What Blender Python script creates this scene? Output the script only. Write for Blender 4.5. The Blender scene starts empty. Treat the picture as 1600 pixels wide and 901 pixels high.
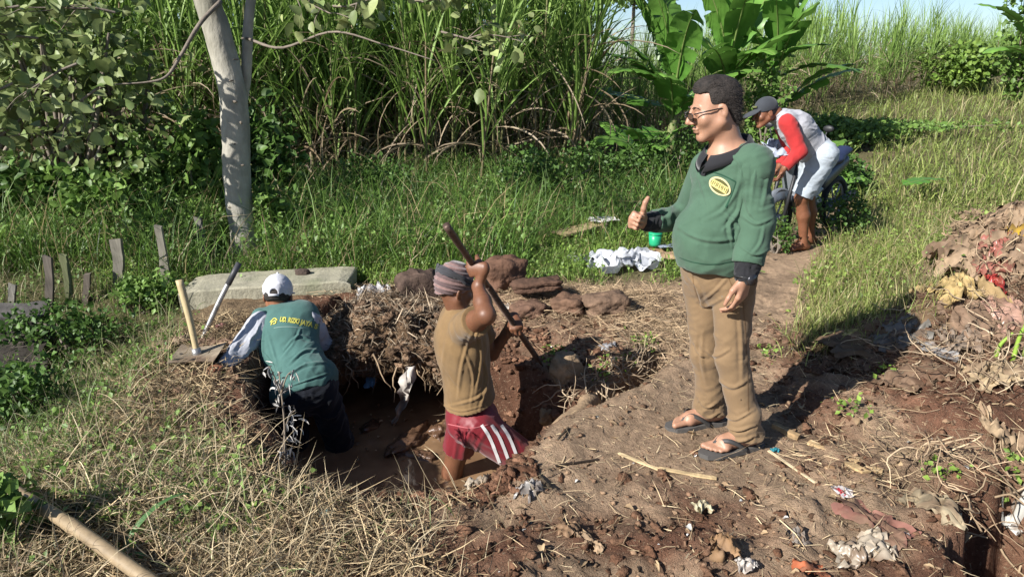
import bpy, bmesh, math, random
import numpy as np
from mathutils import Vector, Matrix
from mathutils.bvhtree import BVHTree

sc = bpy.context.scene
COL = sc.collection
rad = math.radians
# ---------------------------------------------------------------- camera
FPX, IW, IH, CAMZ = 1100.0, 1600.0, 901.0, 1.70
PITCH = math.atan((450.5 - 95) / FPX)
cd = bpy.data.cameras.new('camera'); cam = bpy.data.objects.new('camera', cd); COL.objects.link(cam)
cd.sensor_width = 36; cd.lens = 36 * FPX / IW; cd.clip_end = 2000; cd.clip_start = .05
cam.location = (0, 0, CAMZ); cam.rotation_euler = (math.pi / 2 - PITCH, 0, 0)
sc.camera = cam
# ---------------------------------------------------------------- sky and sun
SUN_EL = rad(33); SDX, SDY = -0.80, -0.60          # direction towards the sun, on the ground
w = bpy.data.worlds.new('World'); sc.world = w; w.use_nodes = True
nt = w.node_tree; nt.nodes.clear()
sky = nt.nodes.new('ShaderNodeTexSky'); sky.sky_type = 'NISHITA'; sky.sun_disc = False
sky.sun_elevation = SUN_EL; sky.sun_rotation = math.atan2(SDX, SDY)
sky.air_density = 0.8; sky.dust_density = 0.5; sky.ozone_density = 3.0
bg = nt.nodes.new('ShaderNodeBackground'); bg.inputs['Strength'].default_value = 0.070
wo = nt.nodes.new('ShaderNodeOutputWorld')
nt.links.new(sky.outputs[0], bg.inputs[0]); nt.links.new(bg.outputs[0], wo.inputs[0])
ld = bpy.data.lights.new('sun', 'SUN'); ld.energy = 5.0; ld.angle = rad(0.5); ld.color = (1, .965, .91)
sun = bpy.data.objects.new('sun', ld); COL.objects.link(sun)
sdir = Vector((SDX * math.cos(SUN_EL), SDY * math.cos(SUN_EL), math.sin(SUN_EL)))
sun.rotation_euler = sdir.to_track_quat('Z', 'Y').to_euler(); sun.location = sdir * 30
sc.view_settings.view_transform = 'Standard'; sc.view_settings.look = 'None'
sc.view_settings.exposure = 0.95; sc.view_settings.gamma = 1
sc.render.engine = 'CYCLES'
sc.cycles.max_bounces = 6; sc.cycles.transparent_max_bounces = 6
rng = np.random.default_rng(7); random.seed(7)

# ---------------------------------------------------------------- layout helpers
def ray(px, py):
    d = (py - 450.5) / FPX
    return np.array([(px - 800) / FPX, math.cos(PITCH) - math.sin(PITCH) * d, -(math.sin(PITCH) + math.cos(PITCH) * d)])
def U(px, py, Y):                                   # the point at depth Y seen there
    r = ray(px, py); t = Y / r[1]; return np.array([r[0] * t, Y, CAMZ + r[2] * t])
def G(px, py, z=0.0):
    r = ray(px, py); t = (z - CAMZ) / r[2]; return np.array([r[0] * t, r[1] * t, z])
def V3(*a): return np.array(a, float)
def nrm(v): v = np.asarray(v, float); return v / (np.linalg.norm(v) + 1e-12)
def sstep(a, b, x):
    t = np.clip((x - a) / (b - a), 0, 1); return t * t * (3 - 2 * t)

# ---------------------------------------------------------------- noise
def _hash(ix, iy, iz, seed):
    h = (ix.astype(np.int64) * 374761393 + iy.astype(np.int64) * 668265263 + iz.astype(np.int64) * 2147483647 + seed * 974711) & 0xFFFFFFFF
    h = ((h ^ (h >> 13)) * 1274126177) & 0xFFFFFFFF
    h = ((h ^ (h >> 16)) * 2246822519) & 0xFFFFFFFF
    return ((h ^ (h >> 15)) & 0xFFFF).astype(np.float64) / 32767.5 - 1
def vnoise(x, y, z=None, seed=0):
    x = np.asarray(x, float); y = np.asarray(y, float)
    z = np.zeros_like(x) if z is None else np.asarray(z, float)
    fx, fy, fz = np.floor(x), np.floor(y), np.floor(z)
    ux, uy, uz = x - fx, y - fy, z - fz
    ux, uy, uz = [t * t * t * (t * (t * 6 - 15) + 10) for t in (ux, uy, uz)]
    r = 0
    for i in (0, 1):
        wx = ux if i else 1 - ux
        for j in (0, 1):
            wy = uy if j else 1 - uy
            for k in (0, 1):
                wz = uz if k else 1 - uz
                r = r + wx * wy * wz * _hash(fx + i, fy + j, fz + k, seed)
    return r
def fbm(x, y, z=None, oct=4, seed=0, gain=.5):
    r = 0; a = 1
    for o in range(oct):
        s = 2.03 ** o
        r = r + a * vnoise(np.asarray(x) * s + 17.3 * o, np.asarray(y) * s - 9.1 * o, None if z is None else np.asarray(z) * s + 4.7 * o, seed + o); a *= gain
    return r

# ---------------------------------------------------------------- mesh helpers
def mesh(name, V, F, mats, col=None, smooth=True, midx=None):
    """F: one (n,k) array or a list of such arrays"""
    V = np.asarray(V, np.float32).reshape(-1, 3)
    FL = [np.asarray(f, np.int32) for f in (F if isinstance(F, list) else [F])]
    FL = [f for f in FL if len(f)]
    me = bpy.data.meshes.new(name)
    me.vertices.add(len(V)); me.vertices.foreach_set('co', V.ravel())
    loops = np.concatenate([f.ravel() for f in FL]); tot = np.concatenate([np.full(len(f), f.shape[1], np.int32) for f in FL])
    st = np.concatenate([[0], np.cumsum(tot)[:-1]]).astype(np.int32)
    me.loops.add(len(loops)); me.loops.foreach_set('vertex_index', loops)
    me.polygons.add(len(tot)); me.polygons.foreach_set('loop_start', st); me.polygons.foreach_set('loop_total', tot)
    me.polygons.foreach_set('use_smooth', np.full(len(tot), smooth))
    for m in (mats if isinstance(mats, (list, tuple)) else [mats]): me.materials.append(m)
    if midx is not None: me.polygons.foreach_set('material_index', np.asarray(midx, np.int32))
    if col is not None:
        c = np.ones((len(V), 4), np.float32); c[:, :3] = np.asarray(col, np.float32)
        at = me.color_attributes.new('Col', 'FLOAT_COLOR', 'POINT'); at.data.foreach_set('color', c.ravel())
    me.update(calc_edges=True); me.validate()
    return me
def link(name, me, parent=None, loc=None):
    o = bpy.data.objects.new(name, me); COL.objects.link(o)
    if parent: o.parent = parent
    if loc is not None: o.location = loc
    return o
def tag(o, label=None, cat=None, group=None, kind=None):
    if label: o['label'] = label
    if cat: o['category'] = cat
    if group: o['group'] = group
    if kind: o['kind'] = kind
    return o
def thing(name, label, cat, loc, group=None):
    o = bpy.data.objects.new(name, None); COL.objects.link(o); o.location = tuple(map(float, loc)); o.empty_display_size = .1
    return tag(o, label, cat, group)
def slim(o, ratio):
    """fewer faces where the surface is smooth"""
    m = o.modifiers.new('slim', 'DECIMATE'); m.ratio = ratio; bpy.context.view_layer.update()
    me = bpy.data.meshes.new_from_object(o.evaluated_get(bpy.context.evaluated_depsgraph_get())); o.modifiers.clear(); old = o.data; o.data = me; me.name = old.name; bpy.data.meshes.remove(old)
    me.polygons.foreach_set('use_smooth', np.ones(len(me.polygons), bool)); return o
def part(name, V, F, mat, root, parent=None, **k):      # V in world space
    V = np.asarray(V, float).reshape(-1, 3) - np.array(root.location)
    return link(name, mesh(name, V, F, mat, **k), parent or root)
def solo(name, V, F, mat, label, cat, group=None, loc=None, **k):   # a one-mesh thing, V in world space
    V = np.asarray(V, float).reshape(-1, 3)
    if loc is None: loc = np.array([V[:, 0].mean(), V[:, 1].mean(), V[:, 2].min()])
    o = link(name, mesh(name, V - loc, F, mat, **k), None, tuple(map(float, loc)))
    return tag(o, label, cat, group)
def copy_tree(o, parent=None):
    c = o.copy(); COL.objects.link(c)
    if parent: c.parent = parent
    for ch in list(o.children): copy_tree(ch, c)
    return c
class Acc:
    def __init__(s): s.V = []; s.F = {}; s.C = []; s.n = 0
    def add(s, V, F, C=None):
        V = np.asarray(V, float).reshape(-1, 3)
        for f in (F if isinstance(F, list) else [F]):
            f = np.asarray(f, np.int64)
            if len(f): s.F.setdefault(f.shape[1], []).append(f + s.n)
        s.V.append(V); s.n += len(V)
        C = np.array([.5, .5, .5]) if C is None else np.asarray(C, float)
        s.C.append(np.broadcast_to(C, (len(V), 3)))
        return s
    def get(s): return np.concatenate(s.V), [np.concatenate(f) for f in s.F.values()], np.concatenate(s.C)

def grid_faces(a, b):                                 # an a x b grid of vertices
    i, j = np.meshgrid(np.arange(a - 1), np.arange(b - 1), indexing='ij')
    q = (i * b + j).ravel()
    return np.stack([q, q + 1, q + b + 1, q + b], 1)
def ribbons(base, az, el, droop, L, W, ns=6, fold=0.25, taper=.8, twist=None, wbase=.35, pw=1.4):
    """N curved tapering blades; returns V, F"""
    N = len(base); base = np.asarray(base, float)
    az, el, droop, L, W = [np.broadcast_to(np.asarray(t, float), (N,)) for t in (az, el, droop, L, W)]
    s = np.linspace(0, 1, ns + 1)
    ang = el[:, None] - droop[:, None] * s[None] ** pw
    dr = np.stack([np.cos(ang) * np.cos(az)[:, None], np.cos(ang) * np.sin(az)[:, None], np.sin(ang)], 2)
    step = (dr[:, 1:] + dr[:, :-1]) / 2 * (L / ns)[:, None, None]
    P = np.concatenate([np.zeros((N, 1, 3)), np.cumsum(step, 1)], 1) + base[:, None]
    side = np.stack([-np.sin(az), np.cos(az), np.zeros(N)], 1)[:, None] * np.ones((1, ns + 1, 1))
    up = np.cross(dr, side)
    if twist is not None:
        tw = np.broadcast_to(np.asarray(twist, float), (N,))[:, None] * (.3 + s[None]); c, sn = np.cos(tw)[..., None], np.sin(tw)[..., None]
        side, up = side * c + up * sn, up * c - side * sn
    wp = np.minimum(1, wbase + (1 - wbase) * s / .3) * np.clip(1 - s, 0, 1) ** taper
    wp[-1] = 0.02
    hw = (W[:, None] * wp[None] / 2)[..., None]
    if fold > 0:
        X = np.stack([P - side * hw + up * hw * fold, P - up * hw * fold, P + side * hw + up * hw * fold], 2); c = 3
    else:
        X = np.stack([P - side * hw, P + side * hw], 2); c = 2
    f = grid_faces(ns + 1, c); nv = (ns + 1) * c
    F = (f[None] + (np.arange(N) * nv)[:, None, None]).reshape(-1, 4)
    return X.reshape(-1, 3), F, nv
def leaves(pos, nrm_, dirv, L, W, cup=.15, flat=False):
    """N small pointed leaves, folded on the midrib: 6 verts, 4 tris"""
    N = len(pos); L = np.broadcast_to(L, (N,))[:, None]; W = np.broadcast_to(W, (N,))[:, None]
    d = dirv / (np.linalg.norm(dirv, axis=1, keepdims=True) + 1e-9)
    s = np.cross(nrm_, d); s /= np.linalg.norm(s, axis=1, keepdims=True) + 1e-9
    n = np.cross(d, s)
    A = pos; B = pos + d * L * .45 - s * W / 2 + n * W * cup; T = pos + d * L - n * L * .12
    D = pos + d * L * .45 + s * W / 2 + n * W * cup; M = pos + d * L * .5
    if flat == 'round':
        def at(a, b, c): return pos + d * L * a + s * W * b + n * W * c
        V = np.stack([A, at(.18, -.36, cup), at(.52, -.5, cup * 1.3), at(.82, -.27, 0), T, at(.82, .27, 0), at(.52, .5, cup * 1.3), at(.18, .36, cup), at(.5, 0, 0)], 1).reshape(-1, 3)
        f = np.array([[i, (i + 1) % 8, 8] for i in range(8)]); return V, (f[None] + (np.arange(N) * 9)[:, None, None]).reshape(-1, 3), 9
    if flat: return np.stack([A, B, T, D], 1).reshape(-1, 3), (np.array([[0, 1, 2], [0, 2, 3]])[None] + (np.arange(N) * 4)[:, None, None]).reshape(-1, 3), 4
    V = np.stack([A, B, T, D, M], 1).reshape(-1, 3)
    f = np.array([[0, 1, 4], [1, 2, 4], [2, 3, 4], [3, 0, 4]])
    F = (f[None] + (np.arange(N) * 5)[:, None, None]).reshape(-1, 3)
    return V, F, 5
def tube(pts, radii, ns=8, cap=True, lump=0, seed=0):
    P = np.asarray(pts, float); n = len(P); radii = np.broadcast_to(radii, (n,))
    T = np.gradient(P, axis=0); T /= np.linalg.norm(T, axis=1, keepdims=True) + 1e-9
    a = nrm(np.cross(T[0], [0.31, .2, .93] if abs(T[0][2]) < .9 else [1, .1, 0])); R = []
    for i in range(n):
        a = nrm(a - T[i] * np.dot(a, T[i])); b = np.cross(T[i], a)
        th = np.arange(ns) * 2 * math.pi / ns
        r = radii[i] * np.ones(ns)
        ring = P[i] + (np.cos(th)[:, None] * a + np.sin(th)[:, None] * b) * r[:, None]
        R.append(ring)
    X = np.array(R)
    if lump:
        q = X.reshape(-1, 3); k = lump * fbm(q[:, 0] * 9, q[:, 1] * 9, q[:, 2] * 5, 3, seed)
        X = P[:, None] + (X - P[:, None]) * (1 + k.reshape(n, ns, 1))
    i, j = np.meshgrid(np.arange(n - 1), np.arange(ns), indexing='ij')
    q = np.stack([i * ns + j, i * ns + (j + 1) % ns, (i + 1) * ns + (j + 1) % ns, (i + 1) * ns + j], 2).reshape(-1, 4)
    V = X.reshape(-1, 3); F = [q]
    if cap:
        V = np.concatenate([V, P[:1], P[-1:]]); k = n * ns
        F.append(np.array([[k, (j + 1) % ns, j] for j in range(ns)] + [[k + 1, (n - 1) * ns + j, (n - 1) * ns + (j + 1) % ns] for j in range(ns)]))
    return V, F
def spline(pts, n):
    P = np.asarray(pts, float); m = len(P)
    t = np.linspace(0, m - 1, n); i = np.clip(np.floor(t).astype(int), 0, m - 2); u = (t - i)[:, None]
    Q = np.concatenate([2 * P[:1] - P[1:2], P, 2 * P[-1:] - P[-2:-1]])
    a, b, c, d = Q[i], Q[i + 1], Q[i + 2], Q[i + 3]
    return .5 * (2 * b + (c - a) * u + (2 * a - 5 * b + 4 * c - d) * u ** 2 + (3 * b - 3 * c + d - a) * u ** 3)
def box(c, size, ax=None):
    A = np.eye(3) if ax is None else np.asarray(ax, float)
    s = np.array([[i, j, k] for i in (-1, 1) for j in (-1, 1) for k in (-1, 1)], float) * np.asarray(size) / 2
    V = s @ A + np.asarray(c)
    return V, np.array([[0, 1, 3, 2], [4, 6, 7, 5], [0, 4, 5, 1], [2, 3, 7, 6], [0, 2, 6, 4], [1, 5, 7, 3]])
def rotz(a): c, s = math.cos(a), math.sin(a); return np.array([[c, s, 0], [-s, c, 0], [0, 0, 1]])
_ico = {}
def ico(k):
    if k not in _ico:
        bm = bmesh.new(); bmesh.ops.create_icosphere(bm, subdivisions=k, radius=1)
        _ico[k] = (np.array([v.co[:] for v in bm.verts]), np.array([[v.index for v in f.verts] for f in bm.faces])); bm.free()
    return _ico[k]
def rock(c, r, seed=0, k=3, p=2.6, amp=.22, yaw=0, tilt=0):
    V, F = ico(k); V = V.copy()
    V /= (np.sum(np.abs(V) ** p, 1) ** (1 / p))[:, None]
    a = fbm(V[:, 0] * 1.7 + seed * 3.1, V[:, 1] * 1.7, V[:, 2] * 1.7, 4, seed, .55)
    V *= (1 + amp * a)[:, None]; V *= np.asarray(r)
    ct, st = math.cos(tilt), math.sin(tilt)
    V = V @ np.array([[ct, 0, st], [0, 1, 0], [-st, 0, ct]]) @ rotz(yaw)
    return V + np.asarray(c), F

# ---------------------------------------------------------------- materials
MATS = {}
def newmat(name):
    m = bpy.data.materials.new(name); m.use_nodes = True; m.node_tree.nodes.clear(); return m, m.node_tree.nodes, m.node_tree.links
def pm(name, color=None, rough=.7, nscale=8, namt=.25, bump=.2, bscale=None, metal=0, transl=0, spec=.4, coat=0, bdist=.01, stretch=None, vc=False, alpha2=None, sheen=0, sss=0):
    """procedural principled material: colour (or the Col attribute) varied by noise, noise bump, optional translucency"""
    if name in MATS: return MATS[name]
    m, N, L = newmat(name); MATS[name] = m
    out = N.new('ShaderNodeOutputMaterial'); b = N.new('ShaderNodeBsdfPrincipled')
    tc = N.new('ShaderNodeTexCoord'); mp = N.new('ShaderNodeMapping'); L.new(tc.outputs['Object'], mp.inputs[0])
    if stretch: mp.inputs['Scale'].default_value = stretch
    n1 = N.new('ShaderNodeTexNoise'); n1.inputs['Scale'].default_value = nscale; n1.inputs['Detail'].default_value = 6; n1.inputs['Roughness'].default_value = .65
    L.new(mp.outputs[0], n1.inputs['Vector'])
    mr = N.new('ShaderNodeMapRange'); mr.inputs['From Min'].default_value = .3; mr.inputs['From Max'].default_value = .7
    mr.inputs['To Min'].default_value = 1 - namt; mr.inputs['To Max'].default_value = 1 + namt
    L.new(n1.outputs['Fac'], mr.inputs['Value'])
    if vc:
        src = N.new('ShaderNodeAttribute'); src.attribute_name = 'Col'; so = src.outputs['Color']
    else:
        src = N.new('ShaderNodeRGB'); src.outputs[0].default_value = (*color, 1); so = src.outputs[0]
    mul = N.new('ShaderNodeVectorMath'); mul.operation = 'SCALE'; L.new(so, mul.inputs[0]); L.new(mr.outputs[0], mul.inputs['Scale'])
    co = mul.outputs[0]
    if alpha2 is not None:      # a second colour in broad patches
        n3 = N.new('ShaderNodeTexNoise'); n3.inputs['Scale'].default_value = nscale * .35; n3.inputs['Detail'].default_value = 5; L.new(mp.outputs[0], n3.inputs['Vector'])
        r3 = N.new('ShaderNodeMapRange'); r3.inputs['From Min'].default_value = .48; r3.inputs['From Max'].default_value = .62; L.new(n3.outputs['Fac'], r3.inputs['Value'])
        mx = N.new('ShaderNodeMix'); mx.data_type = 'RGBA'; L.new(r3.outputs[0], mx.inputs['Factor']); L.new(co, mx.inputs['A']); mx.inputs['B'].default_value = (*alpha2, 1); co = mx.outputs['Result']
    L.new(co, b.inputs['Base Color'])
    b.inputs['Roughness'].default_value = rough; b.inputs['Metallic'].default_value = metal; b.inputs['Specular IOR Level'].default_value = spec
    if coat: b.inputs['Coat Weight'].default_value = coat
    if sheen: b.inputs['Sheen Weight'].default_value = sheen
    if sss: b.inputs['Subsurface Weight'].default_value = sss; b.inputs['Subsurface Radius'].default_value = (.012, .005, .003); b.inputs['Subsurface Scale'].default_value = 1
    if bump:
        n2 = N.new('ShaderNodeTexNoise'); n2.inputs['Scale'].default_value = bscale or nscale * 3; n2.inputs['Detail'].default_value = 5; L.new(mp.outputs[0], n2.inputs['Vector'])
        bp = N.new('ShaderNodeBump'); bp.inputs['Strength'].default_value = bump; bp.inputs['Distance'].default_value = bdist
        L.new(n2.outputs['Fac'], bp.inputs['Height']); L.new(bp.outputs[0], b.inputs['Normal'])
    if transl:
        t = N.new('ShaderNodeBsdfTranslucent'); L.new(co, t.inputs['Color']); mix = N.new('ShaderNodeMixShader'); mix.inputs[0].default_value = transl
        L.new(b.outputs[0], mix.inputs[1]); L.new(t.outputs[0], mix.inputs[2]); L.new(mix.outputs[0], out.inputs[0])
    else: L.new(b.outputs[0], out.inputs[0])
    return m
M_LEAF = pm('leaf', vc=True, rough=.5, nscale=30, namt=.15, bump=0, transl=.3, spec=.35)
M_BLADE = pm('blade', vc=True, rough=.5, nscale=14, namt=.22, bump=0, transl=.36, spec=.35)
M_STRAW = pm('straw', vc=True, rough=.8, nscale=40, namt=.25, bump=0, spec=.2)
M_BANANA = pm('banana_leaf', vc=True, rough=.38, nscale=10, namt=.15, bump=.25, bscale=60, transl=.32, spec=.4, bdist=.004)
M_ROCK = pm('rock', vc=True, rough=.9, nscale=14, namt=.4, bump=.8, bscale=45, spec=.2, bdist=.012)
M_CLOD = pm('clod', vc=True, rough=.97, nscale=40, namt=.5, bump=1.0, bscale=75, spec=.1, bdist=.014)
M_SCRAP = pm('scrap', vc=True, rough=.7, nscale=12, namt=.3, bump=.4, bscale=30, transl=.12, spec=.3, bdist=.008)
M_PLASTIC = pm('thin_plastic', vc=True, rough=.35, nscale=9, namt=.12, bump=.4, bscale=22, transl=.25, spec=.5, bdist=.008)
M_WOOD = pm('weathered_wood', vc=True, rough=.85, nscale=16, namt=.4, bump=.6, bscale=60, spec=.2, stretch=(1, 1, .15), bdist=.005)
M_METAL = pm('rusty_metal', (.10, .065, .05), rough=.55, nscale=40, namt=.5, bump=.4, metal=.5, bdist=.003)
M_STEEL = pm('worn_steel', (.34, .33, .32), rough=.45, nscale=25, namt=.4, bump=.2, metal=.7, bdist=.002)
# ================================================================ GROUND
def sdpoly(x, y, poly):
    P = np.asarray(poly, float); d = np.full(x.shape, 1e9); s = np.ones(x.shape)
    for i in range(len(P)):
        a, b = P[i], P[i - 1]; ex, ey = b - a; wx, wy = x - a[0], y - a[1]
        t = np.clip((wx * ex + wy * ey) / (ex * ex + ey * ey), 0, 1)
        d = np.minimum(d, (wx - ex * t) ** 2 + (wy - ey * t) ** 2)
        c1 = y >= a[1]; c2 = y < b[1]; c3 = ex * wy > ey * wx
        s = np.where((c1 & c2 & c3) | (~c1 & ~c2 & ~c3), -s, s)
    return np.sqrt(d) * s
def sdseg(x, y, pts):
    d = np.full(np.shape(x), 1e9)
    for a, b in zip(pts[:-1], pts[1:]):
        ex, ey = b[0] - a[0], b[1] - a[1]; wx, wy = x - a[0], y - a[1]
        t = np.clip((wx * ex + wy * ey) / (ex * ex + ey * ey), 0, 1)
        d = np.minimum(d, np.hypot(wx - ex * t, wy - ey * t))
    return d
OUT = [(-1.60, 3.80), (-1.40, 3.30), (-.96, 2.80), (-.66, 2.63), (-.28, 2.63), (-.05, 2.60), (.15, 2.98), (.42, 3.28), (.50, 3.55), (.42, 3.80), (.12, 4.02), (-.20, 4.15), (-.40, 4.45), (-.46, 5.0), (-1.30, 5.0), (-1.55, 4.45)]
INN = [(-1.46, 3.82), (-1.25, 3.40), (-.86, 3.00), (-.6, 2.82), (-.25, 2.80), (-.04, 2.84), (.08, 3.10), (.20, 3.35), (.26, 3.55), (.18, 3.72), (-.02, 3.86), (-.30, 4.02), (-.50, 4.35), (-.54, 4.92), (-1.22, 4.92), (-1.45, 4.4)]
HOLE2 = [(1.42, 1.2), (1.46, 1.9), (1.66, 2.25), (1.86, 2.55), (2.10, 2.62), (2.32, 2.3), (2.5, 1.2)]
PATH = [(1.45, 4.1), (1.85, 4.9), (2.5, 6.2), (3.4, 7.6), (4.7, 9.6), (6.2, 12.5), (8, 17)]
PILE = [(1.45, 3.75), (2.0, 3.86), (2.6, 4.0), (3.0, 4.3), (3.35, 4.9), (5, 5.3), (5, 1.0), (.5, 1.0), (.1, 2.2), (.9, 3.4)]
def height(x, y, fine=True):
    x = np.asarray(x, float); y = np.asarray(y, float)
    so = sdpoly(x, y, OUT); si = np.maximum(sdpoly(x, y, INN), 0); s2 = sdpoly(x, y, HOLE2)
    b = .05 * fbm(x * .5, y * .5, oct=2, seed=3) * sstep(2.5, 6, np.hypot(x - .9, y - 2.9))
    b += .02 * fbm(x * .12, y * .12, oct=2, seed=5) * 4 * sstep(9, 25, np.hypot(x, y))
    b += .95 * sstep(8, 20, y) * sstep(.15, .40, x / np.maximum(y, 1))
    b -= .30 * sstep(-1.9, -2.9, x) * sstep(5.6, 4.2, y) * sstep(1.0, 2.6, y)
    b += .70 * np.exp(-((x - 3.75) / .8) ** 2 - ((y - 4.7) / .8) ** 2)
    b += .26 * np.exp(-((x - 2.6) / .55) ** 2 - ((y - 4.05) / .32) ** 2)
    b += .12 * np.exp(-((x - 2.5) / .7) ** 2 - ((y - 3.3) / .5) ** 2)
    b += .10 * np.exp(-((x + .1) / 1.3) ** 2 - ((y - 4.85) / .32) ** 2)      # spoil bank under the stones
    b -= .10 * np.exp(-np.maximum(so, 0) ** 2 / .06) * sstep(3.4, 3.8, y) * sstep(-.5, -.2, x)
    b -= .10 * np.exp(-np.maximum(so, 0) ** 2 / .03) * sstep(3.2, 2.9, y) * sstep(.0, -.3, x)
    b += .06 * np.exp(-(sdseg(x, y, [(.05, 2.50), (.32, 2.95), (.66, 3.34), (.98, 3.75)]) / .17) ** 2)    # raised bank
    b -= .42 * np.exp(-(sdseg(x, y, [(.38, 3.42), (.62, 3.66), (.84, 3.95)]) / .10) ** 2)    # ditch along the slab, its far side a bank
    b -= .05 * np.exp(-(sdseg(x, y, PATH) / .35) ** 2) * sstep(4, 5, y)
    rough = .25 + .75 * sstep(.25, .9, np.hypot((x - .75) / 1.1, (y - 2.95) / .8))
    rough = rough * (1 - .75 * sstep(5.3, 7, y))
    l1 = fbm(x * 4.2, y * 4.2, oct=3, seed=11) * .030
    if fine:
        q = fbm(x * 15, y * 15, oct=3, seed=12)
        l1 = l1 + np.where(q > 0, q, q * .6) * .016 + .006 * fbm(x * 45, y * 45, oct=2, seed=13)
    soil = sstep(.6, .0, sdpoly(x, y, PILE))
    b = b + l1 * rough * (.6 + .5 * soil)
    t = np.where(so < 0, -so / (-so + si + 1e-6), 0)
    wob = fbm(x * 6, y * 6, oct=3, seed=21)
    t = sstep(0, 1, np.clip(t + .22 * wob * np.sin(np.clip(t, 0, 1) * math.pi), 0, 1))
    b = b - t * (.95 + b) + .05 * t * wob
    t2 = sstep(.0, -.16, s2 + .06 * wob)
    b = b - .85 * t2 + .06 * t2 * wob
    return b
def H1(x, y): return float(height(np.array([x]), np.array([y]))[0])
_TT = np.concatenate([np.arange(1.2, 12, .02), np.arange(12, 70, .2)])
def on(px, py):                                       # where the sight line meets the ground
    r = ray(px, py); P = np.array([0, 0, CAMZ]) + r * _TT[:, None]
    i = int(np.argmax(P[:, 2] < height(P[:, 0], P[:, 1]))); return P[i].copy()
def axis(lo, hi, a, b, h, grow=1.18):
    c = list(np.arange(a, b + h / 2, h)); d = h; x = c[-1]
    while x < hi: d *= grow; x += d; c.append(x)
    d = h; x = c[0]; pre = []
    while x > lo: d *= grow; x -= d; pre.append(x)
    return np.array(pre[::-1] + c)
# masks of what lies on the ground (its own colour, not its shade)
def m_green(x, y):
    n = .5 * fbm(x * 1.3, y * 1.3, oct=3, seed=31)
    g = sstep(5.15, 5.6, y + .25 * n)                                    # grass beyond the spoil
    g = np.maximum(g, sstep(-1.75, -2.25, x + .35 * n + .25 * (y - 4)))     # left bank
    g = np.maximum(g, .45 * sstep(-.9, -1.5, x + .5 * n) * sstep(3.2, 2.7, y))
    r = sstep(1.55, 1.9, x + .2 * n - .25 * (y - 4)) * sstep(3.55, 3.9, y + .1 * n)
    g = np.maximum(g, r)
    g *= 1 - sstep(.50, -.1, sdpoly(x, y, PILE) + .30 * n) * sstep(-.4, .2, x)
    p = sdseg(x, y, PATH); wd = .36 - .030 * np.clip(y - 4, 0, 8)
    g *= sstep(wd * .5, wd * 1.25, p + .12 * n + .5 * sstep(12, 15, y))
    return g
def m_soil(x, y):                                     # dark red-brown dug soil
    n = fbm(x * 2.1, y * 2.1, oct=3, seed=41)
    s = sstep(.35 - .33 * sstep(-.1, .2, x), -.05, sdpoly(x, y, OUT) + .15 * n * sstep(.3, 0, x))
    s = np.maximum(s, sstep(.15, .7, .45 + .5 * n) * sstep(2.95, 2.5, y + .35 * n - .25 * (x - .8)) * sstep(-.7, -.2, x))
    s = np.maximum(s, sstep(1.35, 1.9, x + .3 * n) * sstep(2.7, 3.0, y) * sstep(4.4, 4.0, y))
    s = np.maximum(s, sstep(.3, -.1, sdpoly(x, y, HOLE2)))
    s = np.maximum(s, .95 * np.exp(-((x - .05) / .75) ** 4 - ((y - 4.30) / .38) ** 2) * (1 + .4 * n))
    return np.clip(s, 0, 1)
xs = axis(-150, 150, -3.0, 3.9, .019); ys = axis(-30, 220, 1.5, 5.9, .019)
XX, YY = np.meshgrid(xs, ys, indexing='ij'); fx, fy = XX.ravel(), YY.ravel()
ZZ = height(fx, fy)
gm = m_green(fx, fy); sm = m_soil(fx, fy)
nz = fbm(fx * 3, fy * 3, oct=4, seed=51)[:, None]
dry = np.array([.31, .215, .14]); dark = np.array([.140, .070, .043]); grs = np.array([.085, .085, .035]); strw = np.array([.15, .105, .062])
gc = dry * (1 + .22 * nz); left = sstep(-.4, -.9, fx)[:, None]
gc = gc * (1 - left) + strw * left * (1 + .2 * nz)
gc = gc * (1 - sm[:, None]) + dark * (1 + .3 * nz) * sm[:, None]
gc = gc * (1 - gm[:, None] * .85) + grs * gm[:, None] * .85
m, N, L = newmat('earth'); M_EARTH = m
out = N.new('ShaderNodeOutputMaterial'); bs = N.new('ShaderNodeBsdfPrincipled'); at = N.new('ShaderNodeAttribute'); at.attribute_name = 'Col'
tc = N.new('ShaderNodeTexCoord')
def nz_node(scale, det=6, ro=.6):
    n = N.new('ShaderNodeTexNoise'); n.inputs['Scale'].default_value = scale; n.inputs['Detail'].default_value = det; n.inputs['Roughness'].default_value = ro
    L.new(tc.outputs['Object'], n.inputs['Vector']); return n.outputs['Fac']
def rng_node(v, a, b, c, d):
    r = N.new('ShaderNodeMapRange'); r.inputs['From Min'].default_value = a; r.inputs['From Max'].default_value = b; r.inputs['To Min'].default_value = c; r.inputs['To Max'].default_value = d; L.new(v, r.inputs['Value']); return r.outputs[0]
sc1 = N.new('ShaderNodeVectorMath'); sc1.operation = 'SCALE'; L.new(at.outputs['Color'], sc1.inputs[0]); L.new(rng_node(nz_node(22, 8, .7), .3, .7, .62, 1.35), sc1.inputs['Scale'])
mx = N.new('ShaderNodeMix'); mx.data_type = 'RGBA'; L.new(rng_node(nz_node(70, 4, .6), .60, .68, 0, .55), mx.inputs['Factor']); L.new(sc1.outputs[0], mx.inputs['A']); mx.inputs['B'].default_value = (.34, .27, .18, 1)
mx2 = N.new('ShaderNodeMix'); mx2.data_type = 'RGBA'; L.new(rng_node(nz_node(34, 5, .6), .62, .70, 0, .6), mx2.inputs['Factor']); L.new(mx.outputs['Result'], mx2.inputs['A']); mx2.inputs['B'].default_value = (.07, .04, .026, 1)
L.new(mx2.outputs['Result'], bs.inputs['Base Color']); bs.inputs['Roughness'].default_value = .95; bs.inputs['Specular IOR Level'].default_value = .15
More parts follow.
